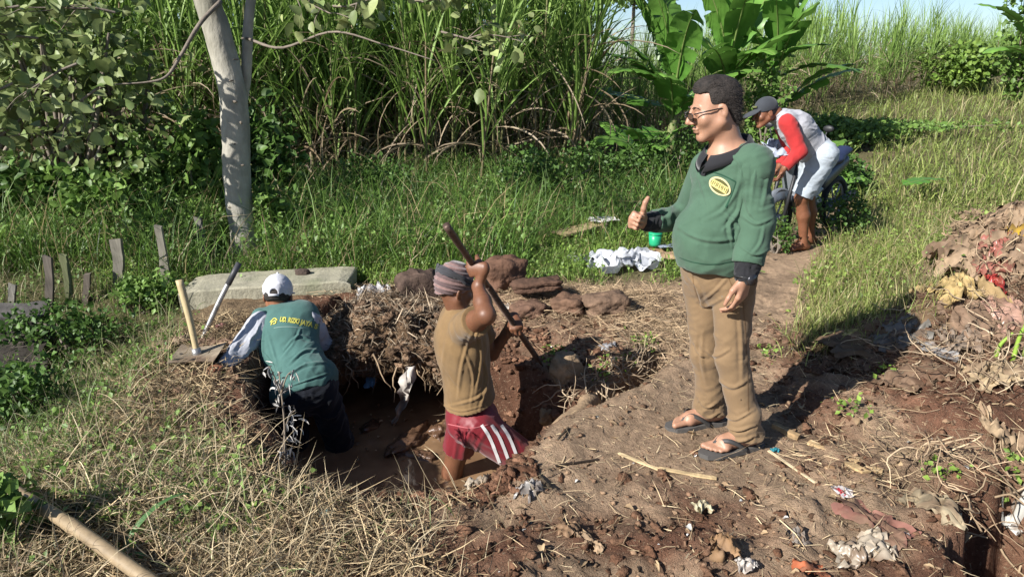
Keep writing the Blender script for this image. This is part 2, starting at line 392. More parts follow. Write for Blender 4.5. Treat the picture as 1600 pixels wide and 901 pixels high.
b1 = N.new('ShaderNodeBump'); b1.inputs['Strength'].default_value = .8; b1.inputs['Distance'].default_value = .02; L.new(nz_node(40, 8, .7), b1.inputs['Height'])
b2 = N.new('ShaderNodeBump'); b2.inputs['Strength'].default_value = .7; b2.inputs['Distance'].default_value = .006; L.new(nz_node(160, 4, .6), b2.inputs['Height']); L.new(b1.outputs[0], b2.inputs['Normal'])
L.new(b2.outputs[0], bs.inputs['Normal']); L.new(bs.outputs[0], out.inputs[0])
tag(link('ground', mesh('ground', np.stack([fx, fy, ZZ], 1), grid_faces(len(xs), len(ys))[:, ::-1], M_EARTH, col=np.clip(gc, .01, 1))), kind='structure')

# muddy water in the pit
m, N, L = newmat('muddy_water'); out = N.new('ShaderNodeOutputMaterial'); bs = N.new('ShaderNodeBsdfPrincipled'); tc = N.new('ShaderNodeTexCoord')
n = N.new('ShaderNodeTexNoise'); n.inputs['Scale'].default_value = 5; n.inputs['Detail'].default_value = 5; L.new(tc.outputs['Object'], n.inputs['Vector'])
cr = N.new('ShaderNodeValToRGB'); cr.color_ramp.elements[0].color = (.15, .088, .048, 1); cr.color_ramp.elements[1].color = (.25, .155, .085, 1); cr.color_ramp.elements[0].position = .35; cr.color_ramp.elements[1].position = .65
L.new(n.outputs['Fac'], cr.inputs[0]); L.new(cr.outputs[0], bs.inputs['Base Color']); bs.inputs['Roughness'].default_value = .07; bs.inputs['Specular IOR Level'].default_value = .45
n2 = N.new('ShaderNodeTexNoise'); n2.inputs['Scale'].default_value = 9; n2.inputs['Detail'].default_value = 2; L.new(tc.outputs['Object'], n2.inputs['Vector'])
bp = N.new('ShaderNodeBump'); bp.inputs['Strength'].default_value = .15; bp.inputs['Distance'].default_value = .01; L.new(n2.outputs['Fac'], bp.inputs['Height']); L.new(bp.outputs[0], bs.inputs['Normal']); L.new(bs.outputs[0], out.inputs[0])
wx, wy = np.meshgrid(np.linspace(-1.62, .5, 22), np.linspace(2.6, 5.02, 24), indexing='ij')
tag(link('water', mesh('water', np.stack([wx.ravel(), wy.ravel(), np.full(wx.size, -.66)], 1), grid_faces(22, 24)[:, ::-1], m)), kind='structure')

# ---------------------------------------------------------------- scatter helpers
def lcol(n, a, b, v=.25, dryp=0, dryc=(.30, .24, .12)):
    t = rng.random((n, 1)); c = np.array(a) * (1 - t) + np.array(b) * t
    c = c * (1 + v * rng.normal(size=(n, 1)).clip(-2, 2))
    if dryp: k = rng.random(n) < dryp; c[k] = np.array(dryc) * (1 + .3 * rng.normal(size=(k.sum(), 1)).clip(-2, 2))
    return np.clip(c, .008, .8)
def grass(name, xy, hmin, hmax, wmin, wmax, ca, cb, dryp=.1, droop=(.3, 1.6), ns=3, el=(65, 92), mat=None, zoff=0, tuft=None, lab=None, dryc=(.34, .27, .14)):
    n = len(xy); z = height(xy[:, 0], xy[:, 1], False) - .012 + zoff
    b = np.column_stack([xy, z]); az = rng.random(n) * 6.283
    V, F, nv = ribbons(b, az, np.radians(rng.uniform(*el, n)), rng.uniform(*droop, n), rng.uniform(hmin, hmax, n) * (.6 + .8 * rng.random(n) ** 2), rng.uniform(wmin, wmax, n), ns, 0, twist=rng.uniform(-1, 1, n))
    c = np.repeat(lcol(n, ca, cb, .22, dryp, dryc), nv, 0)
    o = tag(link(name, mesh(name, V, F, mat or M_BLADE, col=c)), kind='stuff')
    return o
def scatter(n, x0, x1, y0, y1, mask=None, power=0, tries=8):
    """random ground points; power > 0 thins them with distance"""
    got = []
    tot = 0
    for _ in range(tries):
        m = n * 2; u = rng.random(m)
        if power == 1: y = y0 * (y1 / y0) ** u
        elif power: a, b = y0 ** (1 - power), y1 ** (1 - power); y = (a + (b - a) * u) ** (1 / (1 - power))
        else: y = y0 + (y1 - y0) * u
        x = rng.uniform(0, 1, m) * (x1 - x0) + x0
        k = np.ones(m, bool) if mask is None else rng.random(m) < mask(x, y)
        got.append(np.column_stack([x, y])[k]); tot += k.sum()
        if tot >= n: break
    return np.concatenate(got)[:n]
def fan(n, y0, y1, mask, xl, xr, power=1.6, tries=8):
    """points in a wedge widening with distance, between x = xl*y and x = xr*y"""
    got = []; tot = 0
    for _ in range(tries):
        m = n * 2; u = rng.random(m); p = power
        a, b = y0 ** (2 - p), y1 ** (2 - p); y = (a + (b - a) * u) ** (1 / (2 - p)) if p != 2 else y0 * (y1 / y0) ** u
        x = rng.uniform(xl, xr, m) * y
        k = rng.random(m) < mask(x, y); got.append(np.column_stack([x, y])[k]); tot += k.sum()
        if tot >= n: break
    return np.concatenate(got)[:n]
# ================================================================ IMPLICIT SURFACES (people, clothes)
class Sd:
    def __init__(s, lo, hi, h=.005):
        s.lo = np.asarray(lo, float); s.h = h
        s.n = np.ceil((np.asarray(hi) - s.lo) / h).astype(int) + 1
        s.D = np.full(s.n, .15, np.float32)
        s.ax = [(s.lo[i] + h * np.arange(s.n[i])).astype(np.float32) for i in range(3)]
    def _win(s, mn, mx):
        i0 = np.clip(np.floor((mn - s.lo) / s.h).astype(int), 0, s.n); i1 = np.clip(np.ceil((mx - s.lo) / s.h).astype(int) + 1, 0, s.n)
        sl = tuple(slice(a, b) for a, b in zip(i0, i1))
        return sl, s.ax[0][sl[0]][:, None, None], s.ax[1][sl[1]][None, :, None], s.ax[2][sl[2]][None, None, :]
    def _put(s, sl, d, k, sub):
        o = s.D[sl]
        if sub: d = -d; o2 = -o; o2, d = o2, -d
        if sub:                                       # smooth max(o, -d)
            a, b = -o, d
            h = np.clip(.5 + .5 * (b - a) / k, 0, 1); r = b + (a - b) * h - k * h * (1 - h); s.D[sl] = -r
        else:
            h = np.clip(.5 + .5 * (d - o) / k, 0, 1); s.D[sl] = d + (o - d) * h - k * h * (1 - h)
    def cone(s, a, b, ra, rb=None, k=.02, flat=None, sub=False, clip=()):
        """a tapered capsule; flat = (axis, f): squashed to f along that axis"""
        rb = ra if rb is None else rb; a = np.asarray(a, float); b = np.asarray(b, float)
        R = max(ra, rb) + k + 2 * s.h
        sl, X, Y, Z = s._win(np.minimum(a, b) - R, np.maximum(a, b) + R)
        X, Y, Z = X - a[0], Y - a[1], Z - a[2]; e = b - a
        if flat is not None:
            n = nrm(flat[0]); g = 1 / flat[1] - 1; dn = (X * n[0] + Y * n[1] + Z * n[2]) * g
            X, Y, Z = X + dn * n[0], Y + dn * n[1], Z + dn * n[2]; e = e + n * np.dot(e, n) * g
        t = np.clip((X * e[0] + Y * e[1] + Z * e[2]) / (np.dot(e, e) + 1e-9), 0, 1)
        d = np.sqrt((X - e[0] * t) ** 2 + (Y - e[1] * t) ** 2 + (Z - e[2] * t) ** 2) - (ra + (rb - ra) * t)
        if flat is not None: d = d * (.5 + .5 * flat[1])
        for (p, n) in clip:
            n = nrm(n); q = np.asarray(p) - a
            sl2, X2, Y2, Z2 = s._win(np.minimum(a, b) - R, np.maximum(a, b) + R)
            d = np.maximum(d, (X2 - p[0]) * n[0] + (Y2 - p[1]) * n[1] + (Z2 - p[2]) * n[2])
        s._put(sl, d.astype(np.float32), k, sub); return s
    def ell(s, c, r, A=None, k=.02, sub=False, clip=()):
        """an ellipsoid with half axes r along the rows of A"""
        c = np.asarray(c, float); r = np.asarray(r, float); A = np.eye(3) if A is None else np.asarray(A, float)
        R = np.abs(A.T * r).sum(1) + k + 2 * s.h
        sl, X0, Y0, Z0 = s._win(c - R, c + R); X, Y, Z = X0 - c[0], Y0 - c[1], Z0 - c[2]
        q = [X * A[i][0] + Y * A[i][1] + Z * A[i][2] for i in range(3)]
        k0 = np.sqrt(sum((q[i] / r[i]) ** 2 for i in range(3))); k1 = np.sqrt(sum((q[i] / r[i] ** 2) ** 2 for i in range(3))) + 1e-6
        d = k0 * (k0 - 1) / k1
        for (p, n) in clip:
            n = nrm(n); d = np.maximum(d, (X0 - p[0]) * n[0] + (Y0 - p[1]) * n[1] + (Z0 - p[2]) * n[2])
        s._put(sl, d.astype(np.float32), k, sub); return s
    def cut(s, p, n):                                 # keep what lies behind the plane
        n = nrm(n); X, Y, Z = s.ax[0][:, None, None], s.ax[1][None, :, None], s.ax[2][None, None, :]
        s.D = np.maximum(s.D, ((X - p[0]) * n[0] + (Y - p[1]) * n[1] + (Z - p[2]) * n[2]).astype(np.float32)); return s
    def nets(s):
        D = s.D.copy(); D[0], D[-1], D[:, 0], D[:, -1], D[:, :, 0], D[:, :, -1] = [.1] * 6
        S = (D < 0); n = D.shape; c = np.zeros([q - 1 for q in n], np.uint8)
        off = [(i, j, k) for i in (0, 1) for j in (0, 1) for k in (0, 1)]
        for i, j, k in off: c += S[i:n[0] - 1 + i, j:n[1] - 1 + j, k:n[2] - 1 + k]
        act = (c > 0) & (c < 8); ijk = np.argwhere(act); idx = np.full(c.shape, -1, np.int32); idx[act] = np.arange(len(ijk))
        acc = np.zeros((len(ijk), 3)); cnt = np.zeros(len(ijk)); cv = {o: D[ijk[:, 0] + o[0], ijk[:, 1] + o[1], ijk[:, 2] + o[2]] for o in off}
        for o in off:
            for a in range(3):
                if o[a] == 0:
                    p = list(o); p[a] = 1; d0, d1 = cv[o], cv[tuple(p)]; m = (d0 < 0) != (d1 < 0)
                    t = np.where(m, d0 / np.where(m, d0 - d1, 1), 0)
                    v = np.tile(np.array(o, float), (len(ijk), 1)); v[:, a] = t; acc += v * m[:, None]; cnt += m
        V = s.lo + s.h * (ijk + acc / cnt[:, None]); F = []
        for a in range(3):
            b, d = (a + 1) % 3, (a + 2) % 3
            s0 = [slice(1, -1)] * 3; s1 = [slice(1, -1)] * 3; s0[a] = slice(0, -1); s1[a] = slice(1, None)
            A0, A1 = S[tuple(s0)], S[tuple(s1)]; e = np.argwhere(A0 != A1); ins = A0[e[:, 0], e[:, 1], e[:, 2]]
            e = e.copy(); e[:, b] += 1; e[:, d] += 1
            def at(db, dd):
                q = e.copy(); q[:, b] -= db; q[:, d] -= dd; return idx[q[:, 0], q[:, 1], q[:, 2]]
            f = np.stack([at(1, 1), at(0, 1), at(0, 0), at(1, 0)], 1); f[~ins] = f[~ins][:, ::-1]; F.append(f)
        F = np.concatenate(F); return V, F[(F >= 0).all(1)]
def vnormals(V, F):
    n = np.zeros_like(V); t = np.cross(V[F[:, 2]] - V[F[:, 0]], V[F[:, 3 if F.shape[1] > 3 else 1]] - V[F[:, 1 if F.shape[1] > 3 else 0]])
    if F.shape[1] == 3: t = np.cross(V[F[:, 1]] - V[F[:, 0]], V[F[:, 2]] - V[F[:, 0]])
    for i in range(F.shape[1]): np.add.at(n, F[:, i], t)
    return n / (np.linalg.norm(n, axis=1, keepdims=True) + 1e-12)
def smoothmesh(V, F, it=1, lam=.5):
    for _ in range(it):
        acc = np.zeros_like(V); cnt = np.zeros(len(V)); k = F.shape[1]
        for i in range(k):
            np.add.at(acc, F[:, i], V[F[:, (i + 1) % k]]); np.add.at(cnt, F[:, i], 1)
        V = V * (1 - lam) + lam * acc / np.maximum(cnt, 1)[:, None]
    return V
def wrinkle(V, F, amp, fr, axes=None, seed=0, mask=None, ridge=True, oct=3):
    """cloth folds: displacement along the normal by stretched noise"""
    n = vnormals(V, F); A = np.eye(3) if axes is None else np.asarray(axes)
    q = (V @ A.T) * np.asarray(fr); wq = fbm(q[:, 0] * .5, q[:, 1] * .5, q[:, 2] * .5, 2, seed + 9) * .6
    v = fbm(q[:, 0] + wq, q[:, 1] + wq, q[:, 2] + wq, oct, seed, .5)
    if ridge: v = 1 - 2.2 * np.abs(v) - .35
    a = amp if mask is None else amp * mask
    return V + n * (v * a)[:, None]
def proj(V):
    """where points are seen in the photograph's pixels"""
    c, s_ = math.cos(PITCH), math.sin(PITCH); z = V[:, 1] * c - (V[:, 2] - CAMZ) * s_; u = V[:, 1] * s_ + (V[:, 2] - CAMZ) * c
    return np.column_stack([800 + FPX * V[:, 0] / z, 450.5 - FPX * u / z])
def folds(V, F, lst, d_, ymax=9):
    """drapery: raised folds with a hollow beside them along drawn lines; widths and heights in metres, d_ the distance"""
    n = vnormals(V, F); q = proj(V); out = np.zeros(len(V)); front = (n[:, 1] < .35)
    for pts, amp, w in lst:
        P = spline(np.array(pts, float), 14); best = np.full(len(V), 1e9); sg = np.zeros(len(V)); tt = np.zeros(len(V))
        for i in range(13):
            a, e = P[i], P[i + 1] - P[i]; wv = q - a; t = np.clip((wv @ e) / (e @ e + 1e-9), 0, 1); r = wv - t[:, None] * e; dd = np.hypot(r[:, 0], r[:, 1]); m = dd < best
            best[m] = dd[m]; sg[m] = np.sign(e[0] * wv[m, 1] - e[1] * wv[m, 0]); tt[m] = (i + t[m]) / 13
        x = best * sg * d_ / FPX / w; tp = np.sin(np.pi * np.clip(tt, .04, .96)) ** .6
        out += amp * tp * (np.exp(-x * x) - .75 * np.exp(-((x - 1.5) / .9) ** 2) - .25 * np.exp(-((x + 1.6) / 1.1) ** 2))
    return V + n * (out * front)[:, None]
def rot(v, ax, a):
    v, ax = np.asarray(v, float), nrm(ax); return v * math.cos(a) + np.cross(ax, v) * math.sin(a) + ax * np.dot(ax, v) * (1 - math.cos(a))
def frame(f, up=(0, 0, 1)):
    """rows: left, forward, up"""
    f = nrm(f); l = nrm(np.cross(up, f)); return np.array([l, f, np.cross(f, l)])
class Head:
    """head built round its centre; A rows left, forward, up"""
    def __init__(s, c, f, up=(0, 0, 1), sc=1.0): s.c = np.asarray(c, float); s.A = frame(f, up); s.s = sc
    def p(s, x, y, z): return s.c + s.s * (np.array([x, y, z]) @ s.A)
    def build(s, d, neck, rn=.058, face=True, chub=1.0):
        P, q, A = s.p, s.s, s.A
        d.ell(P(0, -.018, .045), np.array([.073, .094, .082]) * q, A, .02)
        d.ell(P(0, .028, -.025), np.array([.060 * chub, .064, .082]) * q, A, .03)
        for x in (-1, 1):
            d.cone(P(.052 * x * chub, .0, -.045), P(.018 * x, .066, -.096), .024 * q, .018 * q, .02)
            d.ell(P(.040 * x, .062, -.022), np.array([.026 * chub, .024, .026]) * q, A, .018)
        d.ell(P(0, .072, -.100), np.array([.022, .016, .015]) * q, A, .018)
        d.cone(P(0, -.02, -.03), neck, rn * q, (rn + .006) * q, .03)
        if face:
            d.cone(P(-.036, .080, .026), P(.036, .080, .026), .009 * q, .009 * q, .014)
            for x in (-1, 1):
                d.ell(P(.032 * x, .094, .006), np.array([.015, .012, .010]) * q, A, .008, sub=True)
                d.ell(P(.032 * x, .081, .005), np.array([.013, .012, .010]) * q, A, .006)
                d.ell(P(.013 * x, .100, -.031), np.array([.009, .010, .007]) * q, A, .006)
                E_ = frame(A[1] * .25 + A[0] * x * 1.0, A[2])
                d.ell(P(.077 * x, -.010, -.004), np.array([.020, .009, .032]) * q, frame(A[0] * x + A[1] * .35, A[2]), .004)
                d.ell(P(.085 * x, -.004, .002), np.array([.009, .006, .016]) * q, frame(A[0] * x + A[1] * .35, A[2]), .004, sub=True)
            d.cone(P(0, .094, .018), P(0, .116, -.024), .0075 * q, .012 * q, .012)
            d.cone(P(-.020, .090, -.057), P(.020, .090, -.057), .006 * q, .006 * q, .006); d.cone(P(0, .096, -.055), P(0, .097, -.056), .006 * q, .006 * q, .008)
            d.cone(P(-.016, .088, -.070), P(.016, .088, -.070), .007 * q, .007 * q, .007)
            d.cone(P(-.024, .098, -.0635), P(.024, .098, -.0635), .0028 * q, .0028 * q, .004, sub=True)
    def box(s, r=.17): return s.c - r * s.s, s.c + r * s.s
def hand(d, w, dv, nv, sv, curl, thumb, sc=1.0, k=.009, th=1.0):
    """palm, five bent fingers and a thumb; dv to the fingers, nv out of the palm, sv to the thumb side"""
    w = np.asarray(w, float); dv = nrm(dv); nv = nrm(nv - dv * np.dot(nv, dv)); sv = nrm(sv - dv * np.dot(sv, dv) - nv * np.dot(sv, nv))
    tips = []
    offs = (.030, .010, -.010, -.029); lens = ((.042, .026, .021), (.046, .029, .022), (.043, .027, .021), (.034, .020, .018)); rr = (.0088, .0090, .0086, .0076)
    for i, o in enumerate(offs):
        d.cone(w + sv * o * .55 * sc, w + (dv * (.088 - .006 * abs(i - 1)) + sv * o) * sc, .0165 * sc, .0125 * sc, .012)
    d.cone(w + (dv * .03 + nv * .006) * sc, w + (dv * .072 + nv * .006) * sc, .022 * sc, .018 * sc, .02)
    for i, o in enumerate(offs):
        p = w + (dv * (.088 - .006 * abs(i - 1)) + sv * o) * sc; a = 0; cu = curl[i] if isinstance(curl[0], (tuple, list)) else curl
        spread = sv * o * 1.2
        for j in range(3):
            a += cu[j]; q = p + nrm(dv * math.cos(a) + nv * math.sin(a) + spread * max(0, math.cos(a)) * 1.5) * lens[i][j] * sc
            d.cone(p, q, (rr[i] - .0006 * j) * sc, (rr[i] - .0006 * (j + 1)) * sc, k * .5 if j else k * .7); p = q
        tips.append(p)
    p = w + (dv * .022 + sv * .022 + nv * .006) * sc
    for j, (t, l, r) in enumerate(zip(thumb, (.046, .034 / th ** .7, .027 / th ** .7), (.0145, .0105 * th, .0095 * th))):
        q = p + nrm(dv * t[0] + nv * t[1] + sv * t[2]) * l * sc; d.cone(p, q, r * sc, (r - .002) * sc, .012 if j == 0 else .005); p = q
    return tips
def foot(d, heel, dv, big, sc=1.0, ank=None):
    """bare foot with toes; heel = point on the ground under the heel, big = side of the big toe"""
    dv = nrm(dv); big = nrm(big); z = np.array([0, 0, 1.0]); h = np.asarray(heel, float)
    B = lambda a, b, c: h + (dv * a + big * b + z * c) * sc
    d.cone(B(.0, 0, .032), B(.16, .005, .024), .033 * sc, .030 * sc, .02)
    d.cone(B(.165, .022, .022), B(.165, -.028, .018), .022 * sc, .017 * sc, .02)
    d.cone(B(.05, .0, .06), B(.15, .008, .030), .032 * sc, .026 * sc, .03)
    if ank is not None: d.cone(B(.03, 0, .05), ank, .036 * sc, .037 * sc, .03)
    for i, (o, l, r) in enumerate(((.030, .252, .0135), (.010, .246, .0095), (-.006, .236, .009), (-.021, .222, .0085), (-.034, .206, .008))):
        d.cone(B(.180 - .008 * i, o * .9, .018), B(l - .012, o, .0115), r * 1.05 * sc, r * sc, .006)
def skin(name, c, am=.16): return pm(name, tuple(.78 * v for v in c), rough=.48, nscale=16, namt=am, bump=.12, bscale=140, spec=.4, bdist=.002, sss=.08)
def cloth(name, c, b=.3, rough=.85, namt=.12, bs=500): return pm(name, tuple(.80 * v for v in c), rough=rough, nscale=7, namt=namt, bump=b, bscale=bs, spec=.15, bdist=.0012, sheen=.15)
M_HAIR = pm('black_hair', (.022, .017, .014), rough=.8, nscale=70, namt=.7, bump=1.0, bscale=220, spec=.4, bdist=.004, stretch=(1, .25, 1))
M_BLACK = cloth('black_knit', (.020, .020, .023))
def bvh(V, F): return BVHTree.FromPolygons([Vector(v) for v in V], [tuple(int(i) for i in f) for f in F])
def stick(tree, pts, d, off):
    """drop points along direction d onto a surface, lifted off it by off"""
    o = []
    for p in pts:
        hit = tree.ray_cast(Vector(p) - Vector(d) * .3, Vector(d))
        o.append(np.array(hit[0]) + np.array(hit[1]) * off if hit[0] is not None else np.asarray(p))
    return np.array(o)
def text_mesh(s, size, bold=0):
    cu = bpy.data.curves.new('lettering', 'FONT'); cu.body = s; cu.size = size; cu.align_x = 'CENTER'; cu.align_y = 'CENTER'; cu.resolution_u = 3; cu.offset = bold
    o = bpy.data.objects.new('lettering', cu); COL.objects.link(o); bpy.context.view_layer.update()
    me = o.evaluated_get(bpy.context.evaluated_depsgraph_get()).to_mesh()
    bm = bmesh.new(); bm.from_mesh(me); bmesh.ops.triangulate(bm, faces=bm.faces); bmesh.ops.subdivide_edges(bm, edges=[e for e in bm.edges if e.calc_length() > size * .25], cuts=1); bmesh.ops.triangulate(bm, faces=bm.faces)
    V = np.array([v.co[:] for v in bm.verts]); F = np.array([[v.index for v in f.verts] for f in bm.faces]); bm.free()
    COL.objects.unlink(o); bpy.data.objects.remove(o); bpy.data.curves.remove(cu); return V, F
def strip_on(tree, pts, d, width, off, n=24):
    """a band of cloth stuck to a surface along a path"""
    P = spline(pts, n); T = np.gradient(P, axis=0); S = np.cross(T, np.asarray(d)); S /= np.linalg.norm(S, axis=1, keepdims=True)
    A = stick(tree, P - S * width / 2, d, off); B = stick(tree, P, d, off); C = stick(tree, P + S * width / 2, d, off)
    V = np.stack([A, B, C], 1).reshape(-1, 3); return V, grid_faces(n, 3)
# ================================================================ PEOPLE
def person(label, base): return thing('person', label, 'person', base)
Z3 = V3(0, 0, 1.0)
# ---------------------------------------------------------------- the standing man in green
def build_overseer():
    SK = skin('skin_light', (.43, .232, .148)); h = .0045
    f = nrm(V3(-.80, -.55, 0)); A = frame(f); l = A[0]
    hl = G(1178, 699); hl[2] = H1(hl[0], hl[1]) + .022; hr = G(1122, 661); hr[2] = H1(hr[0], hr[1]) + .022
    fl = nrm(V3(-.97, -.30, 0)); fr = nrm(V3(-.97, -.24, 0))
    root = person('stout man in green long sleeved shirt and khaki trousers standing and giving a thumbs up', (1.0, 2.95, H1(1.0, 2.95)))
    pel = U(1122, 418, 2.99); C = U(1140, 292, 2.97); B = U(1116, 366, 2.97); N = U(1142, 232, 2.98)
    shL, elL, wrL = U(1180, 252, 2.87), U(1184, 345, 2.83), U(1166, 424, 2.77)
    shR, elR, wrR = U(1104, 262, 3.10), U(1072, 340, 3.24), U(1010, 347, 3.08)
    kL, kR = U(1143, 560, 2.89), U(1104, 552, 3.06)
    anL = hl + fl * .045 + Z3 * .10; anR = hr + fr * .045 + Z3 * .10
    hipL, hipR = pel + l * .09, pel - l * .09
    hd = Head(U(1116, 172, 2.97), (-1, -.08, -.24), (-.18, 0, 1), .99)
    # body
    d = Sd((.40, 2.55, -.05), (1.40, 3.42, 1.80), h)
    hd.build(d, N + V3(0, 0, -.05), .062, chub=1.18); d.ell(N + f * .035 - Z3 * .035, (.072, .070, .06), A, .03)
    d.ell(C, (.15, .10, .19), A, .04); d.ell(B, (.15, .13, .15), A, .05); d.ell(pel, (.14, .11, .12), A, .05)
    d.cone(shL, shR, .055, .055, .05)
    for a, b, c in ((shL, elL, wrL), (shR, elR, wrR)): d.cone(a, b, .047, .041, .03); d.cone(b, c, .040, .030, .02)
    for a, b, c in ((hipL, kL, anL), (hipR, kR, anR)): d.cone(a, b, .075, .052, .03); d.cone(b, c, .050, .036, .03)
    foot(d, hl, fl, np.cross(fl, Z3), 1.04, anL); foot(d, hr, fr, -np.cross(fr, Z3), 1.04, anR)
    hd_dir = nrm(U(985, 343, 3.02) - wrR)
    R90 = rad(88)
    hand(d, wrR + hd_dir * .015, hd_dir, V3(-.15, -1, .05), V3(0, .1, 1), (R90, rad(100), rad(60)), ((.45, .1, .75), (.10, .0, 1), (-.35, -.05, 1)), .98, th=1.30)
    hand(d, wrL - V3(.0, 0, .02), V3(-.12, -.03, -1), -l * .8 + f * .2, f + V3(0, -.4, 0), (rad(22), rad(28), rad(18)), ((.75, .25, .6), (.95, .25, .2), (1, .3, 0)), 1.08)
    V, F = d.nets(); slim(part('body', V, F, SK, root), .25)
    # shirt: torso, then each sleeve
    s = Sd((.42, 2.55, .70), (1.42, 3.45, 1.55), .005)
    s.ell(C, (.168, .130, .20), A, .04); s.ell(B + f * .012, (.172, .165, .165), A, .08); s.cone(N + V3(0, 0, -.085) + l * .13, N + V3(0, 0, -.095) - l * .10, .062, .060, .06)
    s.cone(N - Z3 * .05, N - Z3 * .10, .075, .10, .05); s.cone(shL - Z3 * .01, C, .075, .08, .05); s.cone(shR, C, .062, .08, .05)
    s.ell(U(1118, 402, 2.975), (.172, .160, .12), A, .06)
    s.cut(U(1115, 421, 2.97), -Z3 + .10 * f)
    s.ell(N + f * .045 + Z3 * .035, (.062, .075, .085), A, .012, sub=True)
    V, F = s.nets(); V = smoothmesh(V, F, 2)
    dg = np.array([nrm(l + .6 * Z3), nrm(Z3 - .6 * l), f])
    V = wrinkle(V, F, .004, (3, 9, 4), dg, 3, None)
    V = folds(V, F, [([(1152, 330), (1140, 352), (1146, 385)], .010, .008), ([(1130, 330), (1150, 350), (1158, 372)], .008, .008), ([(1158, 268), (1150, 300), (1128, 330), (1100, 345)], 0.0065, 0.0090), ([(1160, 300), (1152, 335), (1130, 360)], 0.0078, 0.0079), ([(1056, 352), (1090, 372), (1130, 376), (1165, 366)], 0.0059, 0.0090),
        ([(1085, 262), (1100, 300), (1108, 330)], 0.0033, 0.0079), ([(1158, 345), (1150, 378), (1160, 405)], 0.0078, 0.0073), ([(1070, 300), (1062, 340), (1064, 380)], 0.0026, 0.0112), ([(1140, 238), (1155, 256), (1160, 285)], 0.0045, 0.0067), ([(1098, 255), (1120, 262), (1150, 258)], 0.0026, 0.0067)], 3.05)
    V = wrinkle(V, F, .0016, (14, 14, 14), dg, 8, None, oct=2)
    sh = slim(part('shirt', V, F, cloth('green_cotton', (.070, .132, .086), .5, bs=900, namt=.14), root), .32)
    T = bvh(V, F); MG_ = cloth('green_cotton', (.070, .132, .086))
    s = Sd((.85, 2.5, .70), (1.42, 3.15, 1.55), .005)
    s.cone(shL + V3(-.02, .01, 0), elL, .074, .070, .05); s.cone(elL, wrL + nrm(elL - wrL) * .03, .070, .066, .03, clip=((wrL + nrm(elL - wrL) * .03, wrL - elL),))
    V, F = s.nets(); V = smoothmesh(V, F, 2); V = wrinkle(V, F, .004, (5, 5, 9), None, 13, None)
    V = folds(V, F, [([(1188, 232), (1178, 280), (1172, 335)], 0.0050, 0.0079), ([(1203, 245), (1198, 290), (1190, 330)], 0.0044, 0.0079), ([(1160, 338), (1182, 350), (1208, 340)], 0.0063, 0.0067), ([(1165, 300), (1170, 330), (1192, 352)], 0.0044, 0.0067), ([(1158, 385), (1180, 398), (1206, 388)], 0.0069, 0.0056), ([(1195, 350), (1188, 380), (1172, 400)], 0.0050, 0.0067)], 2.95)
    slv = slim(part('sleeve', V, F, MG_, root), .32); TL = bvh(V, F)
    s = Sd((.40, 2.75, .80), (1.15, 3.45, 1.5), .005)
    s.cone(shR, elR, .070, .066, .04); s.cone(elR, wrR, .064, .050, .03, clip=((wrR + nrm(elR - wrR) * .05, wrR - elR),))
    V, F = s.nets(); V = smoothmesh(V, F, 2); V = folds(V, F, [([(1052, 318), (1046, 335), (1050, 355)], .007, .012), ([(1036, 322), (1030, 340), (1036, 358)], .006, .010), ([(1064, 325), (1040, 340), (1022, 345)], .006, .012)], 3.2); slim(part('sleeve', V, F, MG_, root), .32)
    # crease at the shoulder seam, pocket, badge, placket
    vd = -f
    bc = U(1125, 291, 2.82); bd = nrm(ray(1125, 291)); u_ = nrm(V3(.86, 0, -.50)); v_ = nrm(V3(.35, 0, .94))
    th = np.linspace(0, 2 * math.pi, 28, endpoint=False)
    def disc(rx, ry, off):
        ring = [bc + u_ * rx * math.cos(t) + v_ * ry * math.sin(t) for t in th]; mid = [bc + u_ * rx * .5 * math.cos(t) + v_ * ry * .5 * math.sin(t) for t in th]
        P = stick(T, ring + mid + [bc], bd, off); n = 28
        return P, [np.array([[i, (i + 1) % n, n + (i + 1) % n, n + i] for i in range(n)])[:, ::-1], np.array([[n + i, n + (i + 1) % n, 2 * n] for i in range(n)])[:, ::-1]]
    rx, ry = .050, .033
    for nm, a, b, o, c in (('badge_border', rx, ry, .004, (.62, .55, .30)), ('badge', rx * .84, ry * .80, .0055, (.10, .10, .035))):
        P, FF = disc(a, b, o); part(nm, P, FF, cloth(nm + '_thread', c), root, sh)
    q = [bc + u_ * a * rx * .76 + v_ * b * ry * .42 for a in np.linspace(-1, 1, 9) for b in (-1, 0, 1)]
    P = stick(T, q, bd, .0068); part('badge_panel', P, grid_faces(9, 3)[:, ::-1], cloth('badge_yellow', (.62, .52, .20)), root, sh)
    for i, a_ in enumerate(np.linspace(-.62, .62, 9)):
        P, FF = strip_on(T, [bc + u_ * rx * (a_ + .02 * (i % 3)) + v_ * ry * .26 * g_ for g_ in (1, 0, -1 + .5 * (i % 2))], bd, .0022, .0085, 4); part('badge_thread', P, FF[:, ::-1], cloth('badge_green', (.10, .12, .04)), root, sh)
    for nm, pts, wd in (('hem_seam', [U(1060, 405, 2.84), U(1085, 410, 2.84), U(1115, 411, 2.84), U(1145, 406, 2.84), U(1165, 400, 2.84)], .004), ('shoulder_seam', [U(1150, 232, 2.84), U(1128, 246, 2.84), U(1112, 256, 2.84)], .004), ('pocket_seam', [U(1102, 266, 2.84), U(1125, 272, 2.84), U(1150, 284, 2.84)], .005), ('pocket_seam', [U(1150, 284, 2.84), U(1143, 305, 2.84), U(1134, 324, 2.84)], .005)):
        P, FF = strip_on(T, pts, ray(1130, 290), wd, .0022, 30); part(nm, P, FF[:, ::-1], cloth('dark_green_thread', (.02, .07, .04)), root, sh)
    # cuffs, collar
    s = Sd((.42, 2.55, .68), (1.42, 3.45, 1.55), .005)
